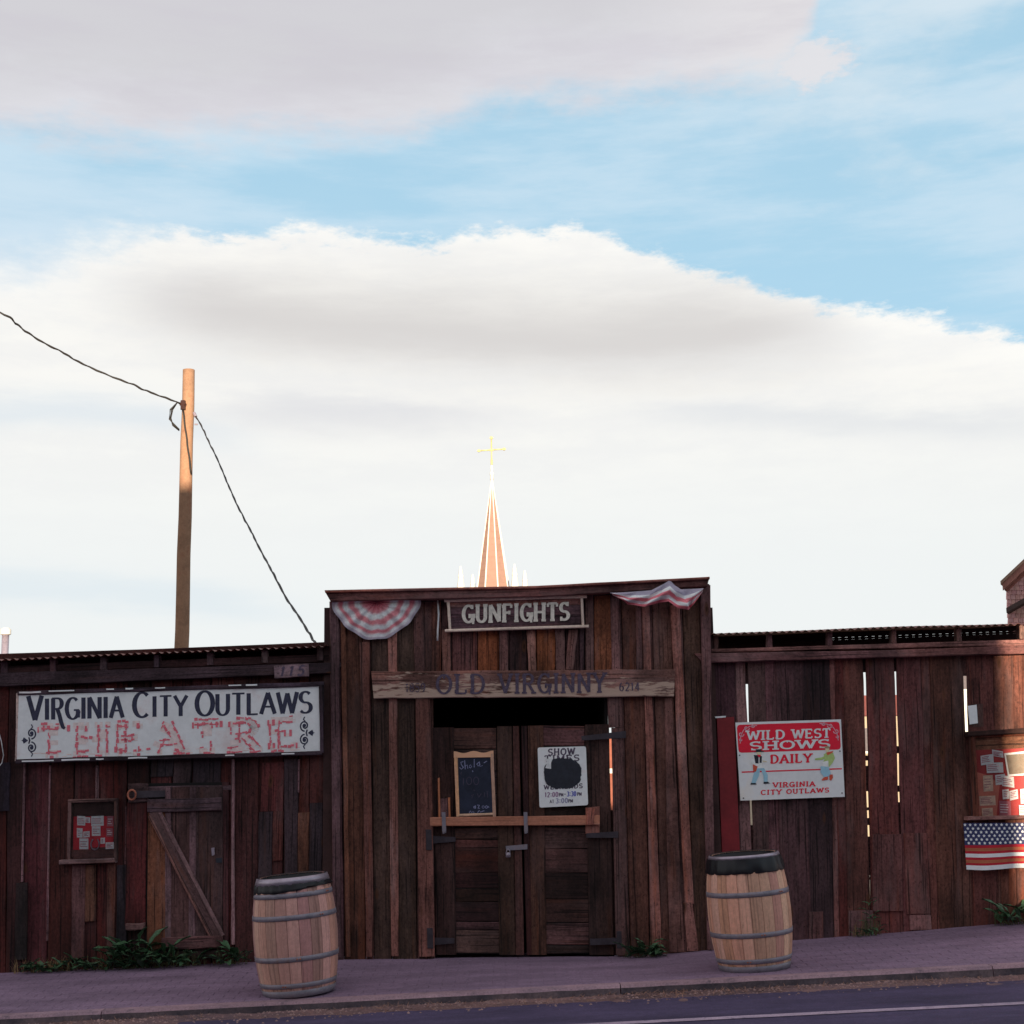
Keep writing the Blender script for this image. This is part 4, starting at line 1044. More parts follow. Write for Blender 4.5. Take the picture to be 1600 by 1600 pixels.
# show times board
YT = YF-0.03
st = thing('show_times_sign', P(880, 1260, YT), 'white rounded board headed Show Times with a blacked out middle', 'sign')
def rrect(c4, r=3.0):
    out = []
    n = len(c4)
    for i in range(n):
        p = Vector(c4[i]); a = (Vector(c4[i-1])-p).normalized()*r; b_ = (Vector(c4[(i+1) % n])-p).normalized()*r
        for t in (0, .5, 1):
            out.append(tuple((p+a)*(1-t)**2+p*2*t*(1-t)+(p+b_)*t*t))
    return out
slab('panel', rrect([(840, 1168), (915.5, 1166), (919, 1258), (843, 1262)]), YT, 0.012, M_PAINTW, st)
text('SHOW', (856.5, 1180.2), (898, 1178.6), 9.6, YT-0.001, st, M_DARKLET, .24, .17, .13, .25)
text('TIMES', (851, 1190), (905, 1188.5), 9.0, YT-0.001, st, M_DARKLET, .24, .17, .13, .25)
blob = []
for i in range(56):
    t = i/56*2*math.pi; ca, sa = math.cos(t), math.sin(t)
    r = 1/max(abs(ca), abs(sa))**0.86
    blob.append((879+29.0*ca*min(1.08, r)+random.uniform(-.9, .9), 1208.5+23.5*sa*min(1.08, r)+random.uniform(-1.0, 1.0)-0.02*(29*ca)))
flat('blackout_patch', blob, YT-0.0032, st, M_BLACKP)
text('WEEKENDS', (850, 1233.5), (910, 1231), 6.5, YT-0.001, st, M_DARKLET, .26, .18, .12, .25)
text('12:00', (851.5, 1245.5), (872, 1244.8), 7.2, YT-0.001, st, plain('faded_violet_print', alb((112, 84, 112)), 0.7), .22, .15, 0, .25)
text('PM', (873.5, 1244.5), (880, 1244.3), 5, YT-0.001, st, M_DARKLET, .24, .18, 0, .2)
text('-', (881.5, 1244), (884, 1244), 7, YT-0.001, st, M_DARKLET, .2, .2, 0, .2)
text('3:30', (886, 1244.2), (900, 1243.6), 7.2, YT-0.001, st, plain('blue_print', alb((72, 74, 132)), 0.7), .24, .16, 0, .25)
text('PM', (902, 1243.4), (908.5, 1243.1), 5, YT-0.001, st, M_DARKLET, .24, .18, 0, .2)
text('AT', (859, 1255), (865.5, 1254.8), 5, YT-0.001, st, M_DARKLET, .2, .15, 0, .2)
text('3:00', (868.5, 1255), (887, 1254.2), 7.2, YT-0.001, st, plain('grey_blue_print', alb((104, 100, 128)), 0.7), .22, .15, 0, .25)
text('PM', (888, 1254), (895, 1253.8), 5, YT-0.001, st, M_DARKLET, .24, .18, 0, .2)
flat('taped_note', [(853, 1185.5), (863.5, 1186), (861, 1192), (861, 1201.5), (852, 1200), (855, 1191)], YT-0.0048, st, M_PAPER)

# ------------------------------------------------------------------ bunting
def cloth_mat(name, bands, noise_amt=0.04):
    """stripes across V of the cloth's UV"""
    m, T, b = new_mat(name)
    uv = T.n('UVMap'); sx = T.nt.nodes.new('ShaderNodeSeparateXYZ'); T.nt.links.new(uv, sx.inputs[0])
    n = T.noise(T.vm('MULTIPLY', uv, (9, 5, 1)), 1, 5, 0.6)
    v = T.m('ADD', sx.outputs[1], T.m('MULTIPLY', T.m('SUBTRACT', n, .5), noise_amt))
    r = T.nt.nodes.new('ShaderNodeValToRGB'); T.nt.links.new(v, r.inputs[0]); el = r.color_ramp.elements
    while len(el) < len(bands): el.new(0.5)
    for e_, (pos, c) in zip(el, bands): e_.position = pos; e_.color = (*alb(c), 1)
    n2 = T.noise(T.vm('MULTIPLY', uv, (30, 18, 1)), 1, 5, 0.6)
    f = T.mr(n2, .3, .7, .8, 1.12)
    T.set(b, 'Base Color', T.vm('MULTIPLY', r.outputs[0], T.n('CombineXYZ', {0: f, 1: f, 2: f})))
    T.set(b, 'Roughness', 0.9); b.inputs['Specular IOR Level'].default_value = 0.1
    return m
def grid_cloth(name, f, nu, nv, mat, parent=None, **kw):
    mb = MB(); pts = [f(i/nu, j/nv) for j in range(nv+1) for i in range(nu+1)]
    fs, us = [], []
    for j in range(nv):
        for i in range(nu):
            a = j*(nu+1)+i
            fs.append((a, a+1, a+nu+2, a+nu+1)); us.append(((i/nu, j/nv), ((i+1)/nu, j/nv), ((i+1)/nu, (j+1)/nv), (i/nu, (j+1)/nv)))
    mb.add(pts, fs, us)
    return obj(name, mb, mat, parent, smooth=True, **kw)
Bw, Br, Bb = (182, 166, 172), (150, 92, 102), (120, 112, 128)
M_BUNT1 = cloth_mat('faded_bunting', [(0, (124, 62, 78)), (.16, (150, 80, 94)), (.30, (154, 100, 110)), (.38, (182, 164, 170)), (.46, (182, 160, 166)), (.52, (158, 98, 108)), (.60, (156, 96, 106)), (.66, (186, 168, 174)), (.73, (182, 160, 168)), (.78, (160, 92, 104)), (.83, (160, 100, 110)), (.88, (182, 166, 172)), (.92, (170, 156, 166)), (.95, (134, 124, 138)), (1, (120, 112, 128))], .14)
def fan(u, v):
    th = math.pi*(1-u)                      # left to right across the half circle
    fold = math.sin(u*math.pi*15)
    r = v
    edge = 1+0.015*math.sin(u*34)-0.10*math.sin(2*th)**2
    px = 588+69*math.cos(th)*r*edge
    py = 939.5-0.02*(px-588)+63*math.sin(th)*r*edge+3*v*math.sin(u*9)*math.sin(th)
    p = P(px, py, YF-0.06)
    p.y += (0.004+0.013*v*(0.35+0.65*math.sin(math.pi*u)))*fold - 0.030*math.sin(math.pi*min(1, v*1.1))
    return p
grid_cloth('fan_bunting', fan, 150, 14, M_BUNT1, label='faded red and white pleated half round bunting under the cornice', cat='bunting', group='buntings on the false front')
M_BUNT2 = cloth_mat('sagging_bunting', [(0, Bb), (.28, (112, 104, 124)), (.34, Bw), (.48, Bw), (.52, (168, 88, 100)), (.66, (168, 88, 100)), (.70, Bw), (.84, Bw), (.88, (160, 80, 92)), (1, (150, 80, 92))], .12)
TPL = [(0, (953, 926)), (.2, (985, 925)), (.40, (1018, 922)), (.52, (1036, 913)), (.60, (1047, 906)), (.68, (1054, 914)), (.76, (1064, 921)), (1, (1099, 919))]
BPL = [(0, (958, 930)), (.2, (981, 943.5)), (.40, (1008, 948.5)), (.52, (1030, 941)), (.60, (1044, 940)), (.68, (1060, 951)), (.76, (1076, 953)), (.88, (1082, 946)), (1, (1097, 926))]
def at(pl, u):
    for (u0, a), (u1, b_) in zip(pl[:-1], pl[1:]):
        if u <= u1:
            t = (u-u0)/(u1-u0); t = t*t*(3-2*t)*.5+t*.5
            return a[0]+(b_[0]-a[0])*t, a[1]+(b_[1]-a[1])*t
    return pl[-1][1]
def sag(u, v):
    a = at(TPL, u); b_ = at(BPL, u)
    p = P(lerp(a[0], b_[0], v), lerp(a[1], b_[1], v), YF-0.19)
    p.y += 0.03*math.sin(v*9+u*22)*(0.3+v)*.8-0.03*math.sin(math.pi*v)+0.02*math.sin(u*40)*v
    return p
grid_cloth('sagging_bunting', sag, 70, 16, M_BUNT2, label='torn bunting sagging in two swags from the right end of the cornice', cat='bunting', group='buntings on the false front')

# ================================================================== right-hand fence
YR = YW
fen = thing('plank_fence', (3.2, YW+0.3, zwall(3.2)), 'tall brown plank wall with gaps between boards and a corrugated eave', 'fence')
tf = [(1100, 1015), (1340, 1009), (1720, 996)]
bf = WBASE+[(1700, 1431)]
FB = [(64, 44, 50), (60, 40, 44), (76, 48, 50), (70, 42, 44)]
bx = [  # (top-left x at y=1035, top-right, bottom-left x at y=1465, bottom-right, colour)
 (1112, 1148, 1126, 1160, (48, 32, 38)), (1147, 1164, 1160, 1178, (98, 74, 84)), (1167.5, 1196, 1181, 1204, (60, 44, 52)), (1194, 1212, 1202, 1224, (76, 54, 64)),
 (1210, 1254, 1222, 1269, (58, 42, 48)), (1252, 1297, 1267, 1306, (54, 40, 48)), (1295, 1304, 1304, 1312, (92, 62, 66)), (1302, 1319, 1310, 1326, (74, 34, 38)), (1317, 1347, 1325, 1362, (72, 44, 46)),
 (1352, 1395.5, 1363, 1412, (76, 46, 48)), (1400, 1438, 1412.5, 1455, (76, 46, 48)), (1436, 1453, 1453, 1470, (84, 52, 54)), (1451, 1482, 1468, 1500, (76, 46, 46)), (1480, 1504, 1498, 1521, (80, 52, 54)),
 (1510, 1552, 1523, 1562, (78, 48, 48)), (1550, 1584, 1560, 1592, (80, 50, 48)), (1582, 1612, 1590, 1618, (86, 54, 50)), (1610, 1650, 1616, 1655, (86, 54, 50)), (1648, 1700, 1653, 1706, (86, 54, 50))]
for i, (a, b, c, d, colr) in enumerate(bx):
    e0 = 0 if i in (2, 9, 10, 14) else -.45; e1 = 0 if i in (1, 8, 9, 13) else -.45
    yb0, yb1 = pl_at(bf, c)+4, pl_at(bf, d)+4
    k0 = (yb0-1035)/430
    q = [(a-e0, pl_at(tf, a)), (b+e1, pl_at(tf, b)), (b+(d-b)*k0+e1, yb1), (a+(c-a)*k0-e0, yb0)]
    board('plank', q, YR+(0.009 if i % 2 else 0), 0.024, vary(colr, .07), fen, seg=8, jit=0.0028 if i not in (1, 2, 8, 9, 10, 13, 14) else 0.0055)
board('plank', [(1500, 1016), (1513, 1016), (1515, 1056), (1502, 1056)], YR+0.012, 0.02, (66, 42, 44), fen)
board('plank', [(1505, 1148), (1530, 1147), (1538, 1460), (1512, 1462)], YR+0.013, 0.02, (74, 46, 46), fen)
for xa, xb_, da in ((1113, 1163.5, 13), (1169, 1346, 14), (1353.5, 1394, 12), (1402, 1502.5, 14), (1511.5, 1700, 10)):
    solid('rear_shade_sheet', [(xa, 1020), (xb_, 1016), (xb_+da, 1438), (xa+da, 1464)], YR+0.036, YR+0.040, M_DARKWALL, fen)  # near-black strips put the shade of the joints into colour
# pieces let into the planks
def fpatch(x0, y0, x1, y1, c, dx, Y=YR-0.014, name='patch_board', th=0.013):
    board(name, [(x0, y0), (x1, y0-.6), (x1+dx, y1-.6), (x0+dx, y1)], Y, th, c, fen, jit=0.001)
fpatch(1326, 1423, 1364, 1462, (84, 62, 70), 1); fpatch(1264, 1425, 1286, 1470, (74, 52, 58), 1); fpatch(1421, 1430, 1455, 1453, (92, 66, 72), 1)
fpatch(1362, 1304, 1409, 1424, (74, 48, 52), 2.5, YR-0.012); fpatch(1412, 1302, 1449, 1428, (78, 48, 50), 5, YR-0.010); fpatch(1518, 1100, 1536, 1136, (66, 46, 46), 1.5, YR-.01)
slab('red_panel', [(1118, 1122), (1147, 1120), (1160, 1420), (1131, 1422)], YR-0.03, 0.012, plain('red_panel_paint', alb((86, 20, 26)), 0.6, 0, .3, 4), fen, label='dark red painted panel beside the false front')
slab('panel_edge', [(1117, 1119.5), (1134, 1118.5), (1134, 1121), (1118, 1122)], YR-0.032, 0.02, M_WHITECAP, fen)
# cross rails behind the gaps
def rear(x0, y0, x1, y1, h, Y=YR+0.045, nm='rear_rail'):
    obj(nm, board_mb([(x0, y0), (x1, y1), (x1, y1+h), (x0, y0+h)], Y, 0.045, True, jit=0.002), M_WOOD, fen, color=alb((52, 34, 36)))
rear(1112, 1018, 1700, 1004, 38); rear(1130, 1049, 1190, 1048, 20, YR+.04); rear(1335, 1197, 1362, 1196, 40, YR+.04, 'rear_batten'); rear(1392, 1166, 1412, 1166, 11, YR+.04, 'rear_batten')
rear(1395, 1228, 1416, 1227, 10, YR+.04, 'rear_batten'); rear(1340, 1262, 1368, 1261, 5, YR+.04, 'rear_batten'); rear(1340, 1279, 1370, 1278, 11, YR+.042, 'rear_batten'); rear(1342, 1308, 1372, 1307, 60, YR+.04, 'rear_batten')
rear(1398, 1254, 1424, 1253, 120, YR+.04, 'rear_batten'); rear(1130, 1425, 1700, 1400, 14); rear(1346, 1371, 1376, 1370, 4, YR+.041, 'rear_batten')
rear(1340, 1181, 1362, 1180, 8, YR+.041, 'rear_batten'); rear(1160, 1290, 1200, 1288, 90, YR+.04, 'rear_batten')
# eave
board('upper_rail', [(1112, 1014), (1700, 996), (1700, 1006), (1112, 1019.5)], YR-0.05, 0.05, (106, 76, 80), fen, horiz=True, seg=10, jit=0.0015)
board('fascia', [(1085, 1021), (1400, 1015.5), (1403, 1026.5), (1099, 1035.5)], YR-0.085, 0.085, (88, 62, 70), fen, horiz=True, seg=8, jit=0.0015)
board('fascia', [(1400, 1015.5), (1700, 1004), (1700, 1019), (1403, 1026.5)], YR-0.083, 0.083, (92, 62, 66), fen, horiz=True, seg=8, jit=0.0015)
for x in (1119, 1203, 1297, 1397, 1499, 1597, 1690):
    y = pl_at([(1112, 991), (1600, 974)], x)
    obj('rafter', board_mb([(x-4, y+3), (x+4, y+3), (x+4, y+24), (x-4, y+24)], YR-0.045, 0.09, seg=1), M_WOOD, fen, color=alb(vary((78, 54, 56))))
corrugated(fen, (1113, 991.5), (1720, 969), YR-0.13, YR+1.75, 0.075, sag=0.014)
# rear boards of the eave with daylight in the joints
A, B = P(1113, 1000, YR+1.55), P(1720, 978, YR+1.55)
def strip_back(z0, z1, Y, xa=None):
    a = xa if xa is not None else A.x
    za = lerp(A.z, B.z, (a-A.x)/(B.x-A.x))
    mb = MB(); mb.prism([(a, Y, za+z0), (B.x, Y, B.z+z0), (B.x, Y, B.z+z1), (a, Y, za+z1)], [(a, Y+.03, za+z0), (B.x, Y+.03, B.z+z0), (B.x, Y+.03, B.z+z1), (a, Y+.03, za+z1)])
    obj('rear_board', mb, M_SHADYWALL, fen)
strip_back(-0.145, -0.0435, YR+1.56); strip_back(-0.040, -0.021, YR+1.565); strip_back(-0.0165, 0.055, YR+1.57)
mb = MB(); n = int((B.x-A.x)/0.068)
for i in range(n):
    x = A.x+0.068*(i+.5); z = lerp(A.z, B.z, (x-A.x)/(B.x-A.x)); w = 0.018 if x > 3.15 else 0.036
    mb.box((x-w, YR+1.585, z-.09), (x+w, YR+1.60, z+.0))
obj('spacer_strip', mb, M_SHADYWALL, fen, kind='stuff')
mb = MB(); mb.prism([P(1560, 985, YR+.02), P(1720, 985, YR+.02), P(1720, 972, YR+.02), P(1560, 980, YR+.02)], [P(1560, 985, YR+.05), P(1720, 985, YR+.05), P(1720, 972, YR+.05), P(1560, 980, YR+.05)])
# bulletin window at the right edge
YQ = YR-0.02
bw = slab('bulletin_window', [(1520, 1148), (1690, 1140), (1694, 1276), (1526, 1281)], YQ, 0.015, M_SHADYWALL, fen, label='wide notice window lined with red cloth and pinned papers')
board('header', [(1512, 1143), (1690, 1133), (1690, 1141), (1513, 1150)], YR-0.11, 0.11, (50, 32, 32), bw, horiz=True)
board('frame', [(1518, 1150), (1524, 1150), (1531, 1280), (1525, 1280)], YR-0.09, 0.09, (88, 50, 42), bw, jit=.001)
board('frame', [(1522, 1149), (1690, 1141), (1690, 1145), (1522, 1153)], YR-0.07, 0.05, (110, 60, 46), bw, horiz=True, jit=.001)
board('sill', [(1513, 1276), (1694, 1272), (1694, 1277), (1513, 1282)], YR-0.13, 0.13, (112, 84, 88), bw, horiz=True, jit=.001)
board('backing_board', [(1524, 1153), (1690, 1145), (1690, 1170), (1524, 1176)], YQ-0.006, 0.008, (112, 78, 66), bw, horiz=True)
slab('red_cloth', [(1524, 1172), (1690, 1166), (1693, 1275), (1528, 1279)], YQ-0.012, 0.006, plain('bright_red_cloth', alb((122, 42, 44)), 0.8, 0, .2, 7), bw)
slab('tan_sheet', [(1525, 1206), (1545, 1212), (1562, 1226), (1557, 1276), (1530, 1278)], YQ-0.016, 0.003, plain('tan_paper', alb((150, 84, 74)), .8, 0, .2, 10), bw)
for x0, y0, x1, y1, r, m in ((1532, 1178, 1552, 1193, 3, 0), (1550, 1174, 1567, 1184, -3, 0), (1541, 1191, 1567, 1207, 1, 0), (1555, 1209, 1570, 1225, 2, 0), (1565, 1214, 1584, 1231, -3, 0), (1536, 1211, 1551, 1236, 1, 1), (1530, 1243, 1555, 1258, 1, 1),
                          (1534, 1262, 1551, 1276, 1, 1), (1566, 1233, 1576, 1248, 1, 0), (1577, 1233, 1590, 1248, 3, 0), (1561, 1252, 1579, 1275, -1, 2), (1594, 1231, 1612, 1254, 2, 0), (1592, 1258, 1612, 1274, 0, 0), (1606, 1180, 1640, 1215, 0, 0), (1630, 1225, 1660, 1262, 0, 0)):
    mm = (M_PAPER, plain('yellowed_card', alb((176, 136, 124)), .8, 0, .3, 25) if m == 1 and 'yellowed_card' not in D.materials else D.materials.get('yellowed_card'), M_PRINT)[m]
    Yc = YQ-0.021-random.random()*.003
    slab('notice', [(x0, y0+r), (x1, y0), (x1+1, y1), (x0+1, y1+r)], Yc, 0.002, mm, bw)
    mb = MB()
    for k in range(4):
        yy = y0+(y1-y0)*(.24+.17*k); line_strip([(x0+2, yy+r*.6), (lerp(x0, x1, random.uniform(.6, .92)), yy)], 1.1, Yc-.0012, mb)
    obj('print', mb, M_PRINT if m != 2 else M_PAPER, bw)
slab('framed_print', [(1569, 1177), (1640, 1170), (1642, 1209), (1575, 1213)], YQ-0.03, 0.008, M_PAPER, bw)
slab('picture', [(1572, 1180), (1640, 1173), (1641, 1206), (1577, 1210)], YQ-0.032, 0.002, M_PAPER2, bw)
slab('pane', [(1524, 1152), (1690, 1144), (1693, 1275), (1530, 1279)], YR-0.075, 0.003, M_GLASS, bw)

pn = thing('paper_notice', P(1520, 1131, YR-.02), 'small blank white paper pinned above the notice window', 'paper')
slab('sheet', [(1512, 1103), (1526, 1101), (1528, 1130), (1515, 1132)], YR-0.016, 0.002, plain('white_sheet', alb((182, 160, 168)), .8, 0, .1, 5), pn)

# wild west sign
YX = YR-0.045
ww = thing('wild_west_sign', P(1237, 1249, YX), 'red and white metal sign reading Wild West Shows Daily with two cowboys', 'sign')
def S(u, v):   # sign-relative coordinates -> photo pixels
    a = (1149+165*u, 1129-5*u); b_ = (1157+163*u, 1251-6*u)
    return (a[0]+(b_[0]-a[0])*v, a[1]+(b_[1]-a[1])*v)
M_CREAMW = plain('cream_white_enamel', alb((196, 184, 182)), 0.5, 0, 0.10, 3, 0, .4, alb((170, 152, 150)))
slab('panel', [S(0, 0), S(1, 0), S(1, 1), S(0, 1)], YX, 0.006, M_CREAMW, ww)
flat('red_field', rrect([S(.012, .03), S(.985, .03), S(.985, .388), S(.012, .388)], 5), YX-0.0012, ww, M_REDP)
flat('red_rule', [S(.03, .628), S(.985, .628), S(.985, .645), S(.03, .645)], YX-0.0012, ww, M_REDP)
def stext(s, u0, u1, v, h, mat, **kw):
    return text(s, S(u0, v), S(u1, v), h, YX-0.0024, ww, mat, **kw)
stext('WILD', .10, .455, .225, 13.2, M_PAINTW, thick=.27, thin=.15, serif=.2, gap=.16)
stext('WEST', .53, .89, .225, 13.2, M_PAINTW, thick=.27, thin=.15, serif=.2, gap=.16)
stext('SHOWS', .12, .88, .355, 12.0, M_PAINTW, thick=.42, thin=.17, serif=.2, gap=.16)
stext('DAILY', .31, .70, .535, 12.5, M_REDP, thick=.28, thin=.15, serif=.18, gap=.2)
stext('VIRGINIA', .32, .72, .845, 7.0, M_REDP, thick=.30, thin=.19, serif=.18, gap=.25)
stext('CITY', .20, .395, .932, 6.6, M_REDP, thick=.30, thin=.19, serif=.18, gap=.25)
stext('OUTLAWS', .445, .85, .932, 6.6, M_REDP, thick=.30, thin=.19, serif=.18, gap=.25)
for sx_, fl in ((.012, 1), (.985, -1)):
    mb = MB()
    def cur(pts, w=1.3):
        line_strip([S(sx_+fl*u, v) for u, v in pts], w, YX-0.0026, mb)
    for (cu, cv, r) in ((.09, .075, .028), (.035, .15, .028), (.15, .05, .018), (.025, .22, .016)):
        cur([(cu+r*(1-t/8)*math.cos(t), cv+r*1.3*(1-t/8)*math.sin(t)) for t in [R_(a) for a in range(0, 400, 30)]], 1.4)
    cur([(.02, .27), (.03, .18), (.06, .10), (.12, .055), (.19, .045)], 1.2)
    obj('corner_scroll', mb, M_PINK, ww)
def cowboy(parts):
    for i, (nm, pts, m) in enumerate(parts):
        flat(nm, [S(u, .35+(v-.325)*.75) for u, v in pts], YX-0.0030-0.0002*i, ww, m)
cowboy([('figure_leg', [(.17, .64), (.215, .63), (.19, .78), (.155, .90), (.115, .90), (.14, .76)], M_JEAN), ('figure_legs', [(.205, .63), (.245, .65), (.275, .77), (.27, .89), (.235, .89), (.235, .78)], M_JEAN),
        ('figure_shirt', [(.135, .44), (.165, .41), (.225, .42), (.245, .50), (.235, .60), (.24, .65), (.165, .65), (.16, .58), (.12, .57)], M_CREAM), ('figure_vest', [(.155, .42), (.20, .43), (.195, .57), (.165, .565)], M_BLACKP), ('figure_waistcoat', [(.21, .43), (.232, .45), (.225, .56), (.205, .56)], M_BLACKP),
        ('figure_holster', [(.14, .58), (.185, .62), (.165, .71), (.14, .70)], M_BOOT), ('figure_face', [(.175, .365), (.225, .365), (.225, .425), (.195, .435)], M_SKIN), ('figure_neckerchief', [(.185, .415), (.225, .425), (.205, .47)], M_REDP),
        ('figure_hat', [(.155, .375), (.18, .36), (.175, .325), (.225, .325), (.228, .355), (.255, .36), (.25, .375)], M_BLACKP), ('figure_boot', [(.11, .895), (.155, .90), (.165, .925), (.105, .925)], M_BLACKP), ('figure_boots', [(.232, .885), (.272, .885), (.295, .915), (.232, .92)], M_BLACKP),
        ('figure_arm', [(.235, .52), (.275, .535), (.275, .55), (.235, .545)], M_SKIN)])
cowboy([('cowboy_arm', [(.735, .515), (.80, .50), (.85, .46), (.86, .50), (.80, .545), (.735, .545)], M_SHIRT), ('cowboy_shirt', [(.82, .45), (.86, .41), (.91, .43), (.925, .52), (.90, .60), (.87, .66), (.81, .66), (.80, .60), (.825, .54)], M_SHIRT), ('cowboy_vest', [(.80, .58), (.86, .56), (.86, .66), (.80, .68)], M_CREAM),
        ('cowboy_scarf', [(.845, .42), (.915, .395), (.90, .43), (.855, .47)], M_BOOT), ('cowboy_face', [(.835, .345), (.875, .345), (.875, .41), (.845, .415)], M_SKIN), ('cowboy_hat', [(.83, .35), (.835, .31), (.868, .31), (.885, .35)], plain('printed_olive_hat', alb((120, 100, 80)), .7)),
        ('cowboy_leg', [(.785, .65), (.83, .66), (.855, .75), (.87, .82), (.815, .85), (.78, .75)], M_JEAN), ('cowboy_legs', [(.82, .66), (.86, .67), (.88, .80), (.845, .82)], M_JEAN), ('cowboy_boot', [(.815, .84), (.85, .83), (.848, .885), (.795, .90), (.785, .885)], M_BOOT), ('cowboy_boots', [(.865, .80), (.895, .80), (.895, .86), (.875, .91), (.86, .88)], M_BOOT)])
for u, v in ((.02, .42), (.975, .41), (.03, .97), (.975, .95)):
    mb = MB(); c = P(*S(u, v), YX-.003); mb.tube([c, c+Vector((0, -.004, 0))], .006, 8); obj('screw', mb, M_IRON, ww)

# flag hung under the notice window
YFg = YR-0.10
fl = thing('flag', P(1560, 1287, YFg), 'stars and stripes flag hung flat below the notice window', 'flag')
def FG(u, v):
    x0 = lerp(1505, 1511, v); x1 = lerp(1700, 1703, v)
    px = lerp(x0, x1, u); py = lerp(1286, 1358, v)+(1.6*math.sin(u*9+.5)*v)-u*1.0
    p = P(px, py, YFg); p.y += .012*math.sin(u*16+v*2)*(.2+v)+.006*math.sin(u*37)*v
    return p
def FGs(v0, v1, name, mat):
    grid_cloth(name, lambda u, v: FG(u, lerp(v0, v1, v)), 48, 3, mat, fl)
FGs(0, .475, 'blue_field', M_FLAGBLUE)
ys_ = [.475, .535, .60, .655, .735, .79, .855, .905, 1.0]
for i, m in enumerate((M_FLAGRED, M_FLAGOLV, M_FLAGRED, M_FLAGW, M_FLAGRED, M_FLAGOLV, M_FLAGRED, M_FLAGW)):
    FGs(ys_[i], ys_[i+1], 'stripe', m)
mb = MB()
for r in range(6):
    for i in range(24):
        u = (i+(.5 if r % 2 else 0)+.3)/24; v = .04+.078*r
        if u > .99: continue
        c = FG(u, v)+Vector((0, -.004, 0)); R0 = .0145
        for k in range(5):
            a0, a1, a2 = [R_(90+72*k+d) for d in (-36, 0, 36)]
            mb.add([c, c+Vector((R0*.55*math.cos(a0), 0, R0*.55*math.sin(a0))), c+Vector((R0*math.cos(a1), 0, R0*math.sin(a1))), c+Vector((R0*.55*math.cos(a2), 0, R0*.55*math.sin(a2)))], [(0, 1, 2, 3)])
obj('stars', mb, M_FLAGW, fl)

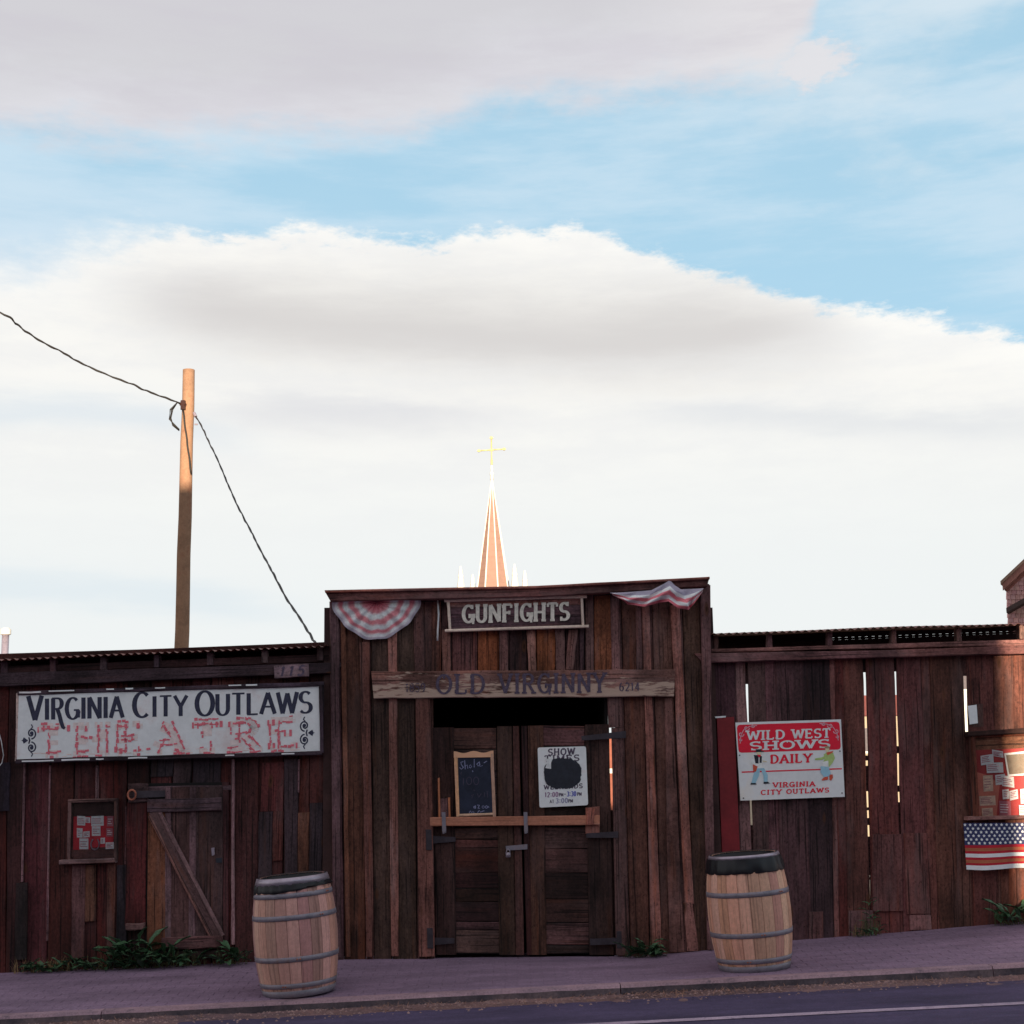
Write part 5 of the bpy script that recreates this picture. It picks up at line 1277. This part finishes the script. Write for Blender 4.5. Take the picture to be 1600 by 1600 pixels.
# ================================================================== barrels
def barrel(X, Y, tilt, turn, palette, bag, label):
    z = zwalk(X, Y)
    root = thing('barrel', (X, Y, z), label, 'barrel', 'barrels on the pavement')
    H, Re, Rm = 0.875, 0.268, 0.324
    rad = lambda zz: Re+(Rm-Re)*(1-((zz/H-.5)*2)**2)**0.82 if 0 <= zz <= H else Re
    N = 22; half = math.pi/N
    def stave_mesh():
        mb = MB(); zs = [H*i/8 for i in range(9)]; nu = 3
        g = 0.0016
        for i, zz in enumerate(zs):
            r = rad(zz)
            for k in range(nu+1):
                a = lerp(-half+g/r, half-g/r, k/nu); rr = r-(0.0025 if k in (0, nu) else 0)
                mb.v.append(Vector((rr*math.sin(a), -rr*math.cos(a), zz)))
        nb = len(mb.v)
        for i, zz in enumerate(zs):
            r = rad(zz)-.026
            for a in (-half, half): mb.v.append(Vector((r*math.sin(a), -r*math.cos(a), zz)))
        w = 2*half*Rm
        for i in range(8):
            for k in range(nu):
                mb.uv[len(mb.f)] = ((w*k/nu, zs[i]), (w*(k+1)/nu, zs[i]), (w*(k+1)/nu, zs[i+1]), (w*k/nu, zs[i+1]))
                mb.f.append((i*4+k, i*4+k+1, (i+1)*4+k+1, (i+1)*4+k))
            mb.f.append((nb+i*2, i*4, (i+1)*4, nb+(i+1)*2)); mb.f.append((i*4+3, nb+i*2+1, nb+(i+1)*2+1, (i+1)*4+3))
        mb.f.append((nb+16, 32, 33, 34, 35, nb+17))
        me = mb.mesh('stave', smooth=False); me.materials.append(M_STAVE); return me
    me = stave_mesh()
    def child(name, me_or_mb, mat=None, smooth=True, color=None):
        mm = me_or_mb if not isinstance(me_or_mb, MB) else me_or_mb.mesh(name, smooth=smooth)
        if mat and not mm.materials: mm.materials.append(mat)
        o = D.objects.new(name, mm); link(o, root)
        if color: o.color = (*color, 1)
        return o
    for k in range(N):
        o = child('stave', me, color=alb(vary(palette[k % len(palette)], .10), (.52, .53, .56)))
        o.rotation_euler = (0, 0, turn+2*half*k)
    def hoop(name, z0, z1, mat, t=.004):
        mb = MB(); a, b_ = rad(z0), rad(z1)
        mb.lathe([(a+.001, z0), (a+t, z0+.001), (b_+t, z1-.001), (b_+.001, z1)], 48)
        child(name, mb, mat)
    for z0, z1 in ((.0, .050), (.068, .104), (.262, .300), (.566, .604)): hoop('hoop', z0, z1, M_GALV)
    if not bag: hoop('hoop', .728, .764, M_GALV)
    for zc in ((.085), (.281), (.585))+(() if bag else (.746,)):
        for da in (-.035, .035):
            a = turn-.5+zc*2.1+da; r = rad(zc)+.005
            mb = MB(); p = Vector((r*math.sin(a), -r*math.cos(a), zc)); mb.tube([p, p+Vector((math.sin(a), -math.cos(a), 0))*.004], .006, 8); child('rivet', mb, M_RUSTR)
    hoop('rim_band', H-.052 if not bag else H-.026, H+.001, M_RIM, .0055)
    # bin liner folded over the rim
    mb = MB()
    lo = H-.098 if not bag else H-.135
    hi = H-.046 if not bag else H-.024
    def wob(i, a, r, zz):
        w = 0.007*mnoise.noise((math.cos(a)*4, math.sin(a)*4, zz*30+3*bag))+.005*math.sin(a*19+2*math.sin(a*3))
        if i in (0, 1): zz += (0.006 if bag else 0.011)*mnoise.noise((math.cos(a)*2.2, math.sin(a)*2.2, 5+bag*3))+(.022*math.cos(a) if not bag else 0)
        return r+w*(1 if i < 5 else 0), zz
    prof = [(rad(lo)+.005, lo), (rad(lo)+.008, lo+.012), (rad(lerp(lo, hi, .4))+.009, lerp(lo, hi, .4)), (rad(lerp(lo, hi, .7))+.009, lerp(lo, hi, .7)), (rad(hi)+.008, hi)]
    mb.lathe(prof, 72, wob=wob); child('bin_liner', mb, M_BAG)
    mb = MB(); mb.lathe([(Re+.003, H-.002), (Re-.010, H+.006), (Re-.022, H-.004), (Re-.03, H-.14), (.02, H-.24)], 48); child('liner_mouth', mb, M_BAG)
    mb = MB(); mb.lathe([(.001, .02), (Re-.02, .02)], 24); child('base', mb, M_STAVE, color=alb((90, 70, 60)))
    root.rotation_euler = (R_(0.5), tilt, 0)
    return root
barrel(-1.69, 11.69, R_(-4.2), 0.10, [(148, 115, 108), (142, 109, 104), (135, 103, 100), (154, 121, 113), (140, 105, 96)], 0, 'greyer oak barrel with a broad steel rim by the shed door')
barrel(1.84, 11.86, R_(-3.6), 0.04, [(164, 126, 112), (170, 132, 116), (158, 120, 107), (176, 140, 125), (162, 120, 104)], 1, 'honey coloured oak barrel with a black liner below the Wild West sign')

# ================================================================== plants
def leaf_mesh(w=0.32):
    mb = MB(); n = 5
    for i in range(n+1):
        t = i/n; ww = w*(math.sin(math.pi*min(1, t*1.02+.03))**.8)*(1-.25*t); z = .35*t-.55*t*t
        wv = .03*math.sin(t*13)
        mb.v += [Vector((-ww/2, t, z+.06+wv)), Vector((0, t, z)), Vector((ww/2, t, z+.06-wv))]
    for i in range(n):
        a = i*3; mb.f += [(a, a+1, a+4, a+3), (a+1, a+2, a+5, a+4)]
    me = mb.mesh('leaf', smooth=True); me.materials.append(M_LEAF); return me
LEAF = [leaf_mesh(.34), leaf_mesh(.24), leaf_mesh(.46)]
def plant(pxl, py, Y, spots, label, size, n, tall=.0, up=0.9, kind='weed', grp='weeds at the foot of the wall'):
    base = P(pxl, py, Y); base.z = zwalk(base.x, Y)
    root = thing(kind, base, label, 'weed', grp)
    mb = MB()
    for i in range(n):
        dx = random.uniform(-spots, spots); o = D.objects.new('leaf', random.choice(LEAF))
        link(o, root)
        z = random.uniform(0, tall)*(1-abs(dx)/(spots+1e-3)*.7)
        az = random.uniform(-2.0, 2.0) if random.random() < .75 else random.uniform(0, 6.28)
        s = size*random.uniform(.6, 1.25)
        o.location = (dx, random.uniform(-.06, .0)-.02, z)
        o.rotation_euler = (R_(random.uniform(5, 65)*up), R_(random.uniform(-20, 20)), math.pi+az)
        o.scale = (s, s, s)
        if i % 3 == 0: mb.tube([(dx*.5, -.02, 0), (dx*.8, -.03, z*.5+.01), (dx, -.02, z+.01)], .004, 5)
    me = mb.mesh('stem'); me.materials.append(M_STEM); o = D.objects.new('stem', me); link(o, root); o['kind'] = 'stuff'
    mb = MB()
    for i in range(int(18*spots/.1)+8):      # dry grass blades among the leaves
        x = random.uniform(-spots, spots)*1.25; h = random.uniform(.04, .13)+tall*.3; w = random.uniform(.0015, .003); b = random.uniform(-.06, .06); y = random.uniform(-.05, .01)
        zb_ = -.01
        mb.add([(x-w, y, zb_), (x+w, y, zb_), (x+b*.4+w*.7, y-.008, h*.6), (x+b*.4-w*.7, y-.008, h*.6), (x+b, y-.02, h)], [(0, 1, 2, 3), (3, 2, 4)])
    me = mb.mesh('grass_blades'); me.materials.append(M_STRAW2 if tall < .1 else M_STEM); o = D.objects.new('grass_blades', me); link(o, root); o['kind'] = 'stuff'
plant(62, 1516, YW-.03, .18, 'low dark green weeds at the far left foot of the shed', .13, 26, .05)
plant(122, 1513, YW-.03, .22, 'low creeping weeds under the display window', .13, 34, .07)
plant(222, 1508, YW-.06, .30, 'large leafy weed clump in front of the braced shed door', .20, 64, .26)
plant(290, 1504, YW-.05, .14, 'few drooping leaves over the shed door sill', .15, 14, .12)
plant(362, 1502, YW-.05, .12, 'small weed between the shed door and the barrel', .16, 20, .13)
plant(1006, 1493, YW-.14, .15, 'bright green weed at the right foot of the false front', .15, 30, .12)
plant(1019, 1490, YW-.14, .03, 'upright sprout rising above the weed by the false front', .12, 8, .22, .3)
plant(1361, 1459, YW-.05, .07, 'thin vine climbing out of a gap between fence boards', .09, 24, .33)
plant(1344, 1462, YW-.04, .06, 'tiny sprout by the grey fence patch', .07, 8, .06)
plant(1588, 1440, YW-.08, .16, 'broad leaved plant at the fence foot below the flag', .22, 18, .12)

# ================================================================== utility pole and cables
YP = 25.0
M_POLE = plain('pine_pole', (0.33, 0.185, 0.115), 0.85, 0, 0.3, 4, .003, .2, (0.21, 0.09, 0.055))
pole = thing('utility_pole', Vector((P(284, 1018, YP).x, YP, zground(-5.5, YP))), 'bare pine utility pole rising behind the shed', 'pole')
mb = MB(); tp_, bt = P(295, 578, YP), P(283.5, 1018, YP)
dv = (bt-tp_)/(tp_.z-bt.z); foot = bt+dv*(bt.z-zground(-5.5, YP))
L_ = 14; mb.tube([tp_.lerp(foot, i/L_)+Vector((.006*math.sin(i*2.1), .006*math.sin(i*1.3), 0)) for i in range(L_+1)], [lerp(.104, .138, i/L_) for i in range(L_+1)], 18)
o = obj('shaft', mb, M_POLE, pole, smooth=False)
for p in o.data.polygons: p.use_smooth = len(p.vertices) == 4
def pt(px, py, y): return P(px, py, y)
mb = MB(); mb.tube([P(282, 631, YP-.12), P(290, 633, YP-.14)], .035, 8); mb.tube([P(286, 640, YP-.13), P(286, 626, YP-.13)], .045, 8); obj('insulator', mb, plain('brown_porcelain', (.05, .02, .015), .35), pole)
mb = MB(); mb.tube([P(303, 645, YP-.05), P(306, 651, YP-.08)], .028, 8); mb.tube([P(304, 663, YP-.06), P(309, 663, YP-.06)], .014, 6); obj('wall_bracket', mb, M_RIM, pole)
mb = MB(); mb.tube([P(286+.4*math.sin(i*1.7)+i*1.15, 641+i*9, YP-.135) for i in range(12)], .015, 6); obj('cable_shadow', mb, M_CABLE, pole, smooth=True)  # black tube drawn in place of the cable's shadow on the pole
mb = MB()
for k in range(3):
    mb.tube([P(x, y, YP-.2-k*.03) for x, y in ((277, 629), (270-k*2, 640), (267-k*1.3, 653+k), (270+k*2, 665), (280, 673-k))], .011, 5)
obj('wire_loop', mb, M_CABLE, pole, smooth=True)
def cable(pts, y0, y1, rad, label, group='overhead cables'):
    """two twisted strands through photo points, depth running from y0 to y1"""
    n = len(pts); dense = []
    for i in range(n-1):
        p0, p1, p2, p3 = [Vector(pts[max(0, min(n-1, i+k))]) for k in (-1, 0, 1, 2)]
        for k in range(10):
            t = k/10
            dense.append(.5*((2*p1)+(-p0+p2)*t+(2*p0-5*p1+4*p2-p3)*t*t+(-p0+3*p1-3*p2+p3)*t**3))
    dense.append(Vector(pts[-1])); m = len(dense)-1
    c = [P(q.x, q.y, lerp(y0, y1, i/m)) for i, q in enumerate(dense)]
    root = thing('overhead_cable', c[0], label, 'cable', group)
    w = lambda i, k: Vector((0, 0, rad*1.3*mnoise.noise((i*.33, k, 2))))
    for ph in (0, math.pi):
        mb = MB(); mb.tube([p+w(i, 1)+Vector((math.sin(i*.55+ph)*rad*.36, 0, math.cos(i*.55+ph)*rad*.36)) for i, p in enumerate(c)], rad*.70, 6)
        obj('strand', mb, M_CABLE, root, smooth=True)
cable([(-120, 428), (0, 487), (30, 510), (62, 532), (100, 552), (140, 574), (200, 598), (240, 615), (281, 630)], 22.5, YP-.15, .017, 'twisted black cable running from the pole top to the upper left')
cable([(306, 651), (316, 668), (326, 690), (338, 714), (350, 742), (361, 768), (375, 798), (390, 826), (402, 850), (418, 880), (430, 902), (448, 936), (466, 962), (482, 988), (494, 1007)], YP-.1, 14.5, .014, 'twisted black cable dropping from the pole to the shed roof')

# ================================================================== behind: church, houses, vent pipe
YCh = 110.0
M_BRICKR = plain('sunlit_red_brick', (0.24, 0.075, 0.05), .85, 0, .2, 2.0, .01)
M_TRIM = plain('white_trim', (0.62, 0.60, 0.56), .7, 0, .08, 2)
M_SPIRE = plain('spire_shingles', (0.29, 0.168, 0.130), .8, 0, .10, 1.6, .004)
M_SPIRE2 = plain('spire_shingles_light', (0.60, 0.36, 0.24), .8, 0, .08, 1.6, .004)
M_GILT = plain('gilded_metal', (0.55, 0.44, 0.20), .45, 0.15, .1, 3)
ch = thing('church', Vector((P(769, 917, YCh+2).x, YCh+6, -7)), 'red brick church whose white ribbed spire rises behind the false front', 'church')
tip = P(769.8, 744, YCh); cut = P(769.5, 917, YCh)
cx = (tip.x+cut.x)/2; zt = 13.0; rr = (tip.z-zt)*(1.16/(tip.z-cut.z))
ang0 = R_(22.5-6)
ring = [Vector((cx+rr*1.06*math.cos(ang0+k*math.pi/4-math.pi/2-math.pi/4), YCh+rr*1.06*math.sin(ang0+k*math.pi/4-math.pi/2-math.pi/4), zt)) for k in range(8)]
apex = Vector((cx, YCh, tip.z))
for k in range(8):
    a, b = ring[k], ring[(k+1) % 8]
    mb = MB()
    N_ = 22
    for i in range(N_):     # courses of shingles, each lapping the one below
        t0, t1 = i/N_, (i+1)/N_
        o_ = ((a+b)/2-Vector((cx, YCh, zt))).normalized()*0.012
        p0, p1, p2, p3 = a.lerp(apex, t0)+o_, b.lerp(apex, t0)+o_, b.lerp(apex, min(.999, t1)), a.lerp(apex, min(.999, t1))
        mb.add([p0, p1, p2, p3], [(0, 1, 2, 3)])
    obj('spire_face', mb, M_SPIRE, ch)
    mb = MB(); mb.tube([a, apex], [.065, .04], 6); obj('spire_rib', mb, M_TRIM, ch)
mb = MB(); mb.lathe([(.001, tip.z-.35), (.14, tip.z-.3), (.11, tip.z), (.16, tip.z+.12), (.16, tip.z+.26), (.07, tip.z+.36), (.10, tip.z+.6), (.05, tip.z+.9)], 12)
for v in mb.v: v.x += cx; v.y += YCh
obj('finial', mb, M_TRIM, ch, smooth=True)
ct, ca = P(768.5, 684, YCh), P(769.5, 703, YCh)
cross = MB(); cross.tube([Vector((cx, YCh, tip.z+.5)), Vector((cx, YCh, ct.z))], .055, 8)
for s in (-1, 1): cross.tube([Vector((cx, YCh, ca.z)), Vector((cx+s*.97, YCh, ca.z+s*.05))], .055, 8)
o = obj('cross', cross, M_GILT, ch, smooth=True)
mb = MB()
for p in (Vector((cx, YCh, ct.z)), Vector((cx-.97, YCh, ca.z-.05)), Vector((cx+.97, YCh, ca.z+.05))):
    mb.tube([p+Vector((0, 0, -.10)), p+Vector((0, 0, .10))], .075, 8); mb.tube([p+Vector((-.13, 0, 0)), p+Vector((.13, 0, 0))], .075, 8)
mb.tube([Vector((cx-.16, YCh, ca.z)), Vector((cx+.16, YCh, ca.z))], .09, 8); mb.tube([Vector((cx, YCh, tip.z+.9)), Vector((cx, YCh, tip.z+1.3))], .085, 8)
obj('cross_ends', mb, M_GILT, ch)
# square tower and its pinnacles
tw = 2.05; rot = R_(-11); cR = Matrix.Rotation(rot, 3, 'Z')
def tq(x, y, z): return Vector((cx, YCh, 0))+cR @ Vector((x, y, 0))+Vector((0, 0, z))
def tbox(w, z0, z1): 
    mb = MB(); mb.prism([tq(-w, -w, z0), tq(w, -w, z0), tq(w, w, z0), tq(-w, w, z0)][::-1], [tq(-w, -w, z1), tq(w, -w, z1), tq(w, w, z1), tq(-w, w, z1)][::-1]); return mb
obj('tower', tbox(tw, -8, zt-.5), M_BRICKR, ch); obj('tower_cornice', tbox(tw+.25, zt-.5, zt), M_TRIM, ch)
for x, y, ytop in ((-tw, -tw, 884), (tw, -tw, 882), (-tw, tw, 897), (tw, tw, 892)):
    p = tq(x, y, zt); h = P(770, ytop, p.y).z-zt
    mb = MB(); mb.lathe([(.36, 0), (.36, h*.42), (.42, h*.45), (.42, h*.50), (.31, h*.53), (.18, h*.76), (.21, h*.79), (.16, h*.83), (.14, h*.9), (.06, h)], 8)
    for v in mb.v: v += p
    obj('pinnacle', mb, M_TRIM, ch)
    mb = MB(); mb.tube([p+Vector((0, 0, h*.72)), p+Vector((0, 0, h*.79))], .17, 8); obj('pinnacle_collar', mb, M_TRIM, ch)
def tall_box(name, a, b, mat, parent): 
    mb = MB(); mb.box(a, b); return obj(name, mb, mat, parent)
tall_box('nave', (cx-6.5, YCh+2.2, -8), (cx+6.5, YCh+26, 4.4), M_BRICKR, ch)
mb = MB(); mb.prism([(cx-6.9, YCh+2.1, 4.4), (cx+6.9, YCh+2.1, 4.4), (cx, YCh+2.1, 10.6)], [(cx-6.9, YCh+26, 4.4), (cx+6.9, YCh+26, 4.4), (cx, YCh+26, 10.6)])
obj('nave_roof', mb, plain('grey_shingle_roof', (.16, .12, .11), .9), ch)
tall_box('aisle', (cx+6.51, YCh+3, -8), (cx+16, YCh+22, 3.9), M_BRICKR, ch)
tall_box('aisle_band', (cx+6.52, YCh+2.94, 1.2), (cx+16, YCh+2.998, 1.55), M_TRIM, ch)
# houses glimpsed through the fence gaps
def house(x0, x1, Y, ytop, yeave, wallm, roofm, label):
    a, b = P(x0, yeave, Y), P(x1, yeave, Y); zr = P((x0+x1)/2, ytop, Y).z
    h = thing('distant_house', Vector(((a.x+b.x)/2, Y+4, -8)), label, 'house')
    mb = MB(); mb.box((a.x, Y, -8), (b.x, Y+8, a.z)); obj('wall', mb, wallm, h)
    mb = MB(); mb.prism([(a.x-.4, Y-.4, a.z-.15), (a.x-.4, Y+8.4, a.z-.15), (a.x-.4, Y+4, zr)][::-1], [(b.x+.4, Y-.4, a.z-.15), (b.x+.4, Y+8.4, a.z-.15), (b.x+.4, Y+4, zr)][::-1]); obj('roof', mb, roofm, h)
    for i in range(2):
        x = lerp(a.x, b.x, .22+.56*i)
        mb = MB(); mb.box((x-.5, Y-.04, a.z-2.6), (x+.5, Y+.01, a.z-1.0)); w = obj('window', mb, M_IRON, h)
        mb = MB(); mb.box((x-.62, Y-.06, a.z-2.75), (x+.62, Y-.041, a.z-2.6)); obj('sill', mb, M_TRIM, w)
M_HCREAM = plain('cream_clapboard', (.34, .27, .20), .8, 0, .12, 1); M_HRED = plain('red_painted_roof', (.26, .07, .055), .7, 0, .15, 1)
house(1310, 1460, 104, 1082, 1116, M_HCREAM, M_HRED, 'distant cream house with a red roof glimpsed through the fence gaps')
house(1488, 1585, 98, 990, 1016, M_TRIM, plain('pale_metal_roof', (.5, .5, .5), .5), 'distant white house glimpsed through the rightmost fence gap')
# vent pipe of a low house behind the shed
YV = 60.0
vp = thing('vent_pipe', P(8.5, 1030, YV), 'capped white vent pipe above the left end of the shed roof', 'pipe')
mb = MB(); a, b = P(8.8, 992, YV), P(7, 1060, YV); mb.tube([Vector((a.x, YV, 3.0)), Vector((a.x, YV, a.z))], .145, 16); obj('pipe', mb, M_RIM, vp, smooth=True)
mb = MB(); mb.lathe([(.001, a.z+.30), (.12, a.z+.29), (.21, a.z+.22), (.21, a.z+.02), (.17, a.z), (.001, a.z)], 18)
for v in mb.v: v.x += a.x; v.y += YV
obj('cap', mb, M_TRIM, vp)
vh = thing('low_house', Vector((a.x, YV+2, -4)), 'low house hidden behind the shed that carries the vent pipe', 'house')
mb = MB(); mb.box((a.x-5, YV-3, -4), (a.x+4, YV+5, 2.5)); obj('wall', mb, M_HCREAM, vh)
mb = MB(); mb.prism([(a.x-5.3, YV-3.3, 2.5), (a.x+4.3, YV-3.3, 2.5), (a.x-.5, YV-3.3, 4.0)], [(a.x-5.3, YV+5.3, 2.5), (a.x+4.3, YV+5.3, 2.5), (a.x-.5, YV+5.3, 4.0)]); obj('roof', mb, M_RUST, vh)

# shingled gable at the right edge
YH = 22.0
M_SHING = plain('weathered_shingle', alb((150, 112, 108), .42), .9, 0, .25, 6, .004, .2, None, True)
sh = thing('shingled_building', Vector((P(1640, 975, YH).x, YH+2, zground(8, YH))), 'gable end of a shingled building above the right end of the fence', 'building')
def SP(x, y): return P(x, y, YH)
wl = [SP(1576, 985), SP(1572, 914), SP(1660, 826), SP(1760, 826), SP(1760, 985)]
low = [Vector((v.x, YH, zground(8, YH))) for v in (wl[0], wl[-1])]
mb = MB(); fr = [low[0], low[1], wl[4], wl[3], wl[2], wl[1]]
mb.prism([v+Vector((.02, .05, 0)) for v in fr], [v+Vector((2.3, 5, 0)) for v in fr]); obj('gable_wall', mb, M_SHADYWALL, sh)
def gx(y, left):   # left edge of the gable at photo row y
    return max(1572.5+(y-914)*.055, 1572+ (914-y)*1.0 if y < 914 else 0)
row = 0; y = 1000.0
while y > 850:
    hgt = 7.2
    x = gx(y-hgt*.5, 0)+.6-(3 if row % 2 else 0)
    while x < 1612:
        w = random.uniform(5.5, 8.5)
        jj = random.uniform(-.3, .3)
        q = [(max(x, gx(y-hgt, 0)), y-hgt), (x+w-.5, y-hgt), (x+w-.5, y+1.2+jj), (max(x, gx(y, 0)), y+1.2+jj)]
        if x+w > gx(y-hgt, 0)+1.5:
            fr = [P(px, py, YH+.02-(.012 if py > y else 0)) for px, py in q][::-1]
            mb = MB(); mb.prism(fr, [Vector((v.x, YH+.06, v.z)) for v in fr])
            obj('shingle', mb, M_SHING, sh, color=alb(vary((150, 112, 108), .05), .42))
        x += w
    y -= hgt; row += 1
def gboard(name, p, q, dn, Y0, Y1, mat, c=None):
    a, b = P(*p, Y0), P(*q, Y0); u = Vector((0, 0, -dn))
    mb = MB(); fr = [a+u, b+u, b, a]; fr = [Vector((v.x, Y0, v.z)) for v in fr]; mb.prism(fr, [Vector((v.x+.46*(Y1-Y0), Y1, v.z)) for v in fr])
    obj(name, mb, mat, sh, color=c)
gboard('bargeboard', (1566, 911), (1664, 818), .11, YH-.30, YH-.26, M_WOOD, alb((120, 80, 76)))
gboard('soffit', (1569, 915), (1664, 825), .07, YH-.26, YH+.02, M_WOOD, alb((110, 72, 70)))
gboard('roof', (1563, 908), (1664, 813), .05, YH-.34, YH+5.2, plain('shingle_roof', (.34, .20, .14), .8))
gboard('skirt_roof', (1572, 950), (1620, 923), .07, YH-.26, YH-.0, plain('dark_skirt', (.08, .05, .045), .9))

# ================================================================== across the street (behind the camera): the row that shades it
YO = -14.0
zs = P(290, 762, YP).z
HO = zs+(YP-YO)*math.tan(SUN_EL)*math.hypot(1, SUN_DX)
xe = P(1577, 1150, YW).x-SUN_DX*(YW-YO)
M_OPP = plain('painted_brick_front', (0.34, 0.24, 0.20), .85, 0, .2, 1.2, .004)
M_OPPW = plain('dark_shop_glass', (0.03, 0.035, 0.04), .15)
def front(x0, x1, h, label, n):
    r = thing('storefront', Vector(((x0+x1)/2, YO, zground(0, YO))), label, 'building', 'storefronts across the street')
    mb = MB(); mb.box((x0, YO-9, -2.5), (x1, YO, h)); obj('wall', mb, M_OPP, r)
    mb = MB(); mb.box((x0, YO+.001, h-.5), (x1, YO+.35, h-.15)); obj('cornice', mb, M_TRIM, r)
    for i in range(n):
        x = lerp(x0, x1, (i+.5)/n)
        mb = MB(); mb.box((x-.5, YO+.002, 4.8), (x+.5, YO+.05, 7.0)); w = obj('window', mb, M_OPPW, r)
        mb = MB(); mb.box((x-.62, YO+.003, 4.62), (x+.62, YO+.14, 4.79)); obj('sill', mb, M_TRIM, w)
        mb = MB(); mb.box((x-1.1, YO+.002, .5), (x+1.1, YO+.06, 2.9)); obj('shop_window', mb, M_OPPW, r)
front(-34, -16.02, HO, 'two storey storefront at the far end of the row opposite', 5)
front(-16, xe, HO, 'two storey storefront facing the false front across the street', 7)
front(xe+3.4, xe+24, HO, 'two storey storefront beyond the alley across the street', 6)
mb = MB(); mb.box((xe+.01, YO-1.2, -1.5), (xe+3.39, YO-1.0, 2.9)); obj('sun_block_gate', mb, M_SHADYWALL, None, label='tall board gate added unseen in the alley opposite to block low sun', cat='gate')  # invented gate out of view, keeps low sun off the wall foot
sheet('opposite_pavement', rng(-45, 45, 5), [YO, -9.4], lambda x, y: zroad(x)+.12, M_WALK)

# nail heads driven into the boards
for pn_, pts in NAILS.items():
    mb = MB(); r = .0042
    for p in pts:
        mb.add([p+Vector((r*math.cos(R_(a)), -.002, r*math.sin(R_(a)))) for a in range(0, 360, 60)]+[p+Vector((r*1.2*math.cos(R_(a)), .004, r*1.2*math.sin(R_(a)))) for a in range(0, 360, 60)],
               [tuple(range(6))]+[(i, 6+i, 6+(i+1) % 6, (i+1) % 6) for i in range(6)])
    obj('nail_heads', mb, M_RUSTN, D.objects[pn_], kind='stuff')
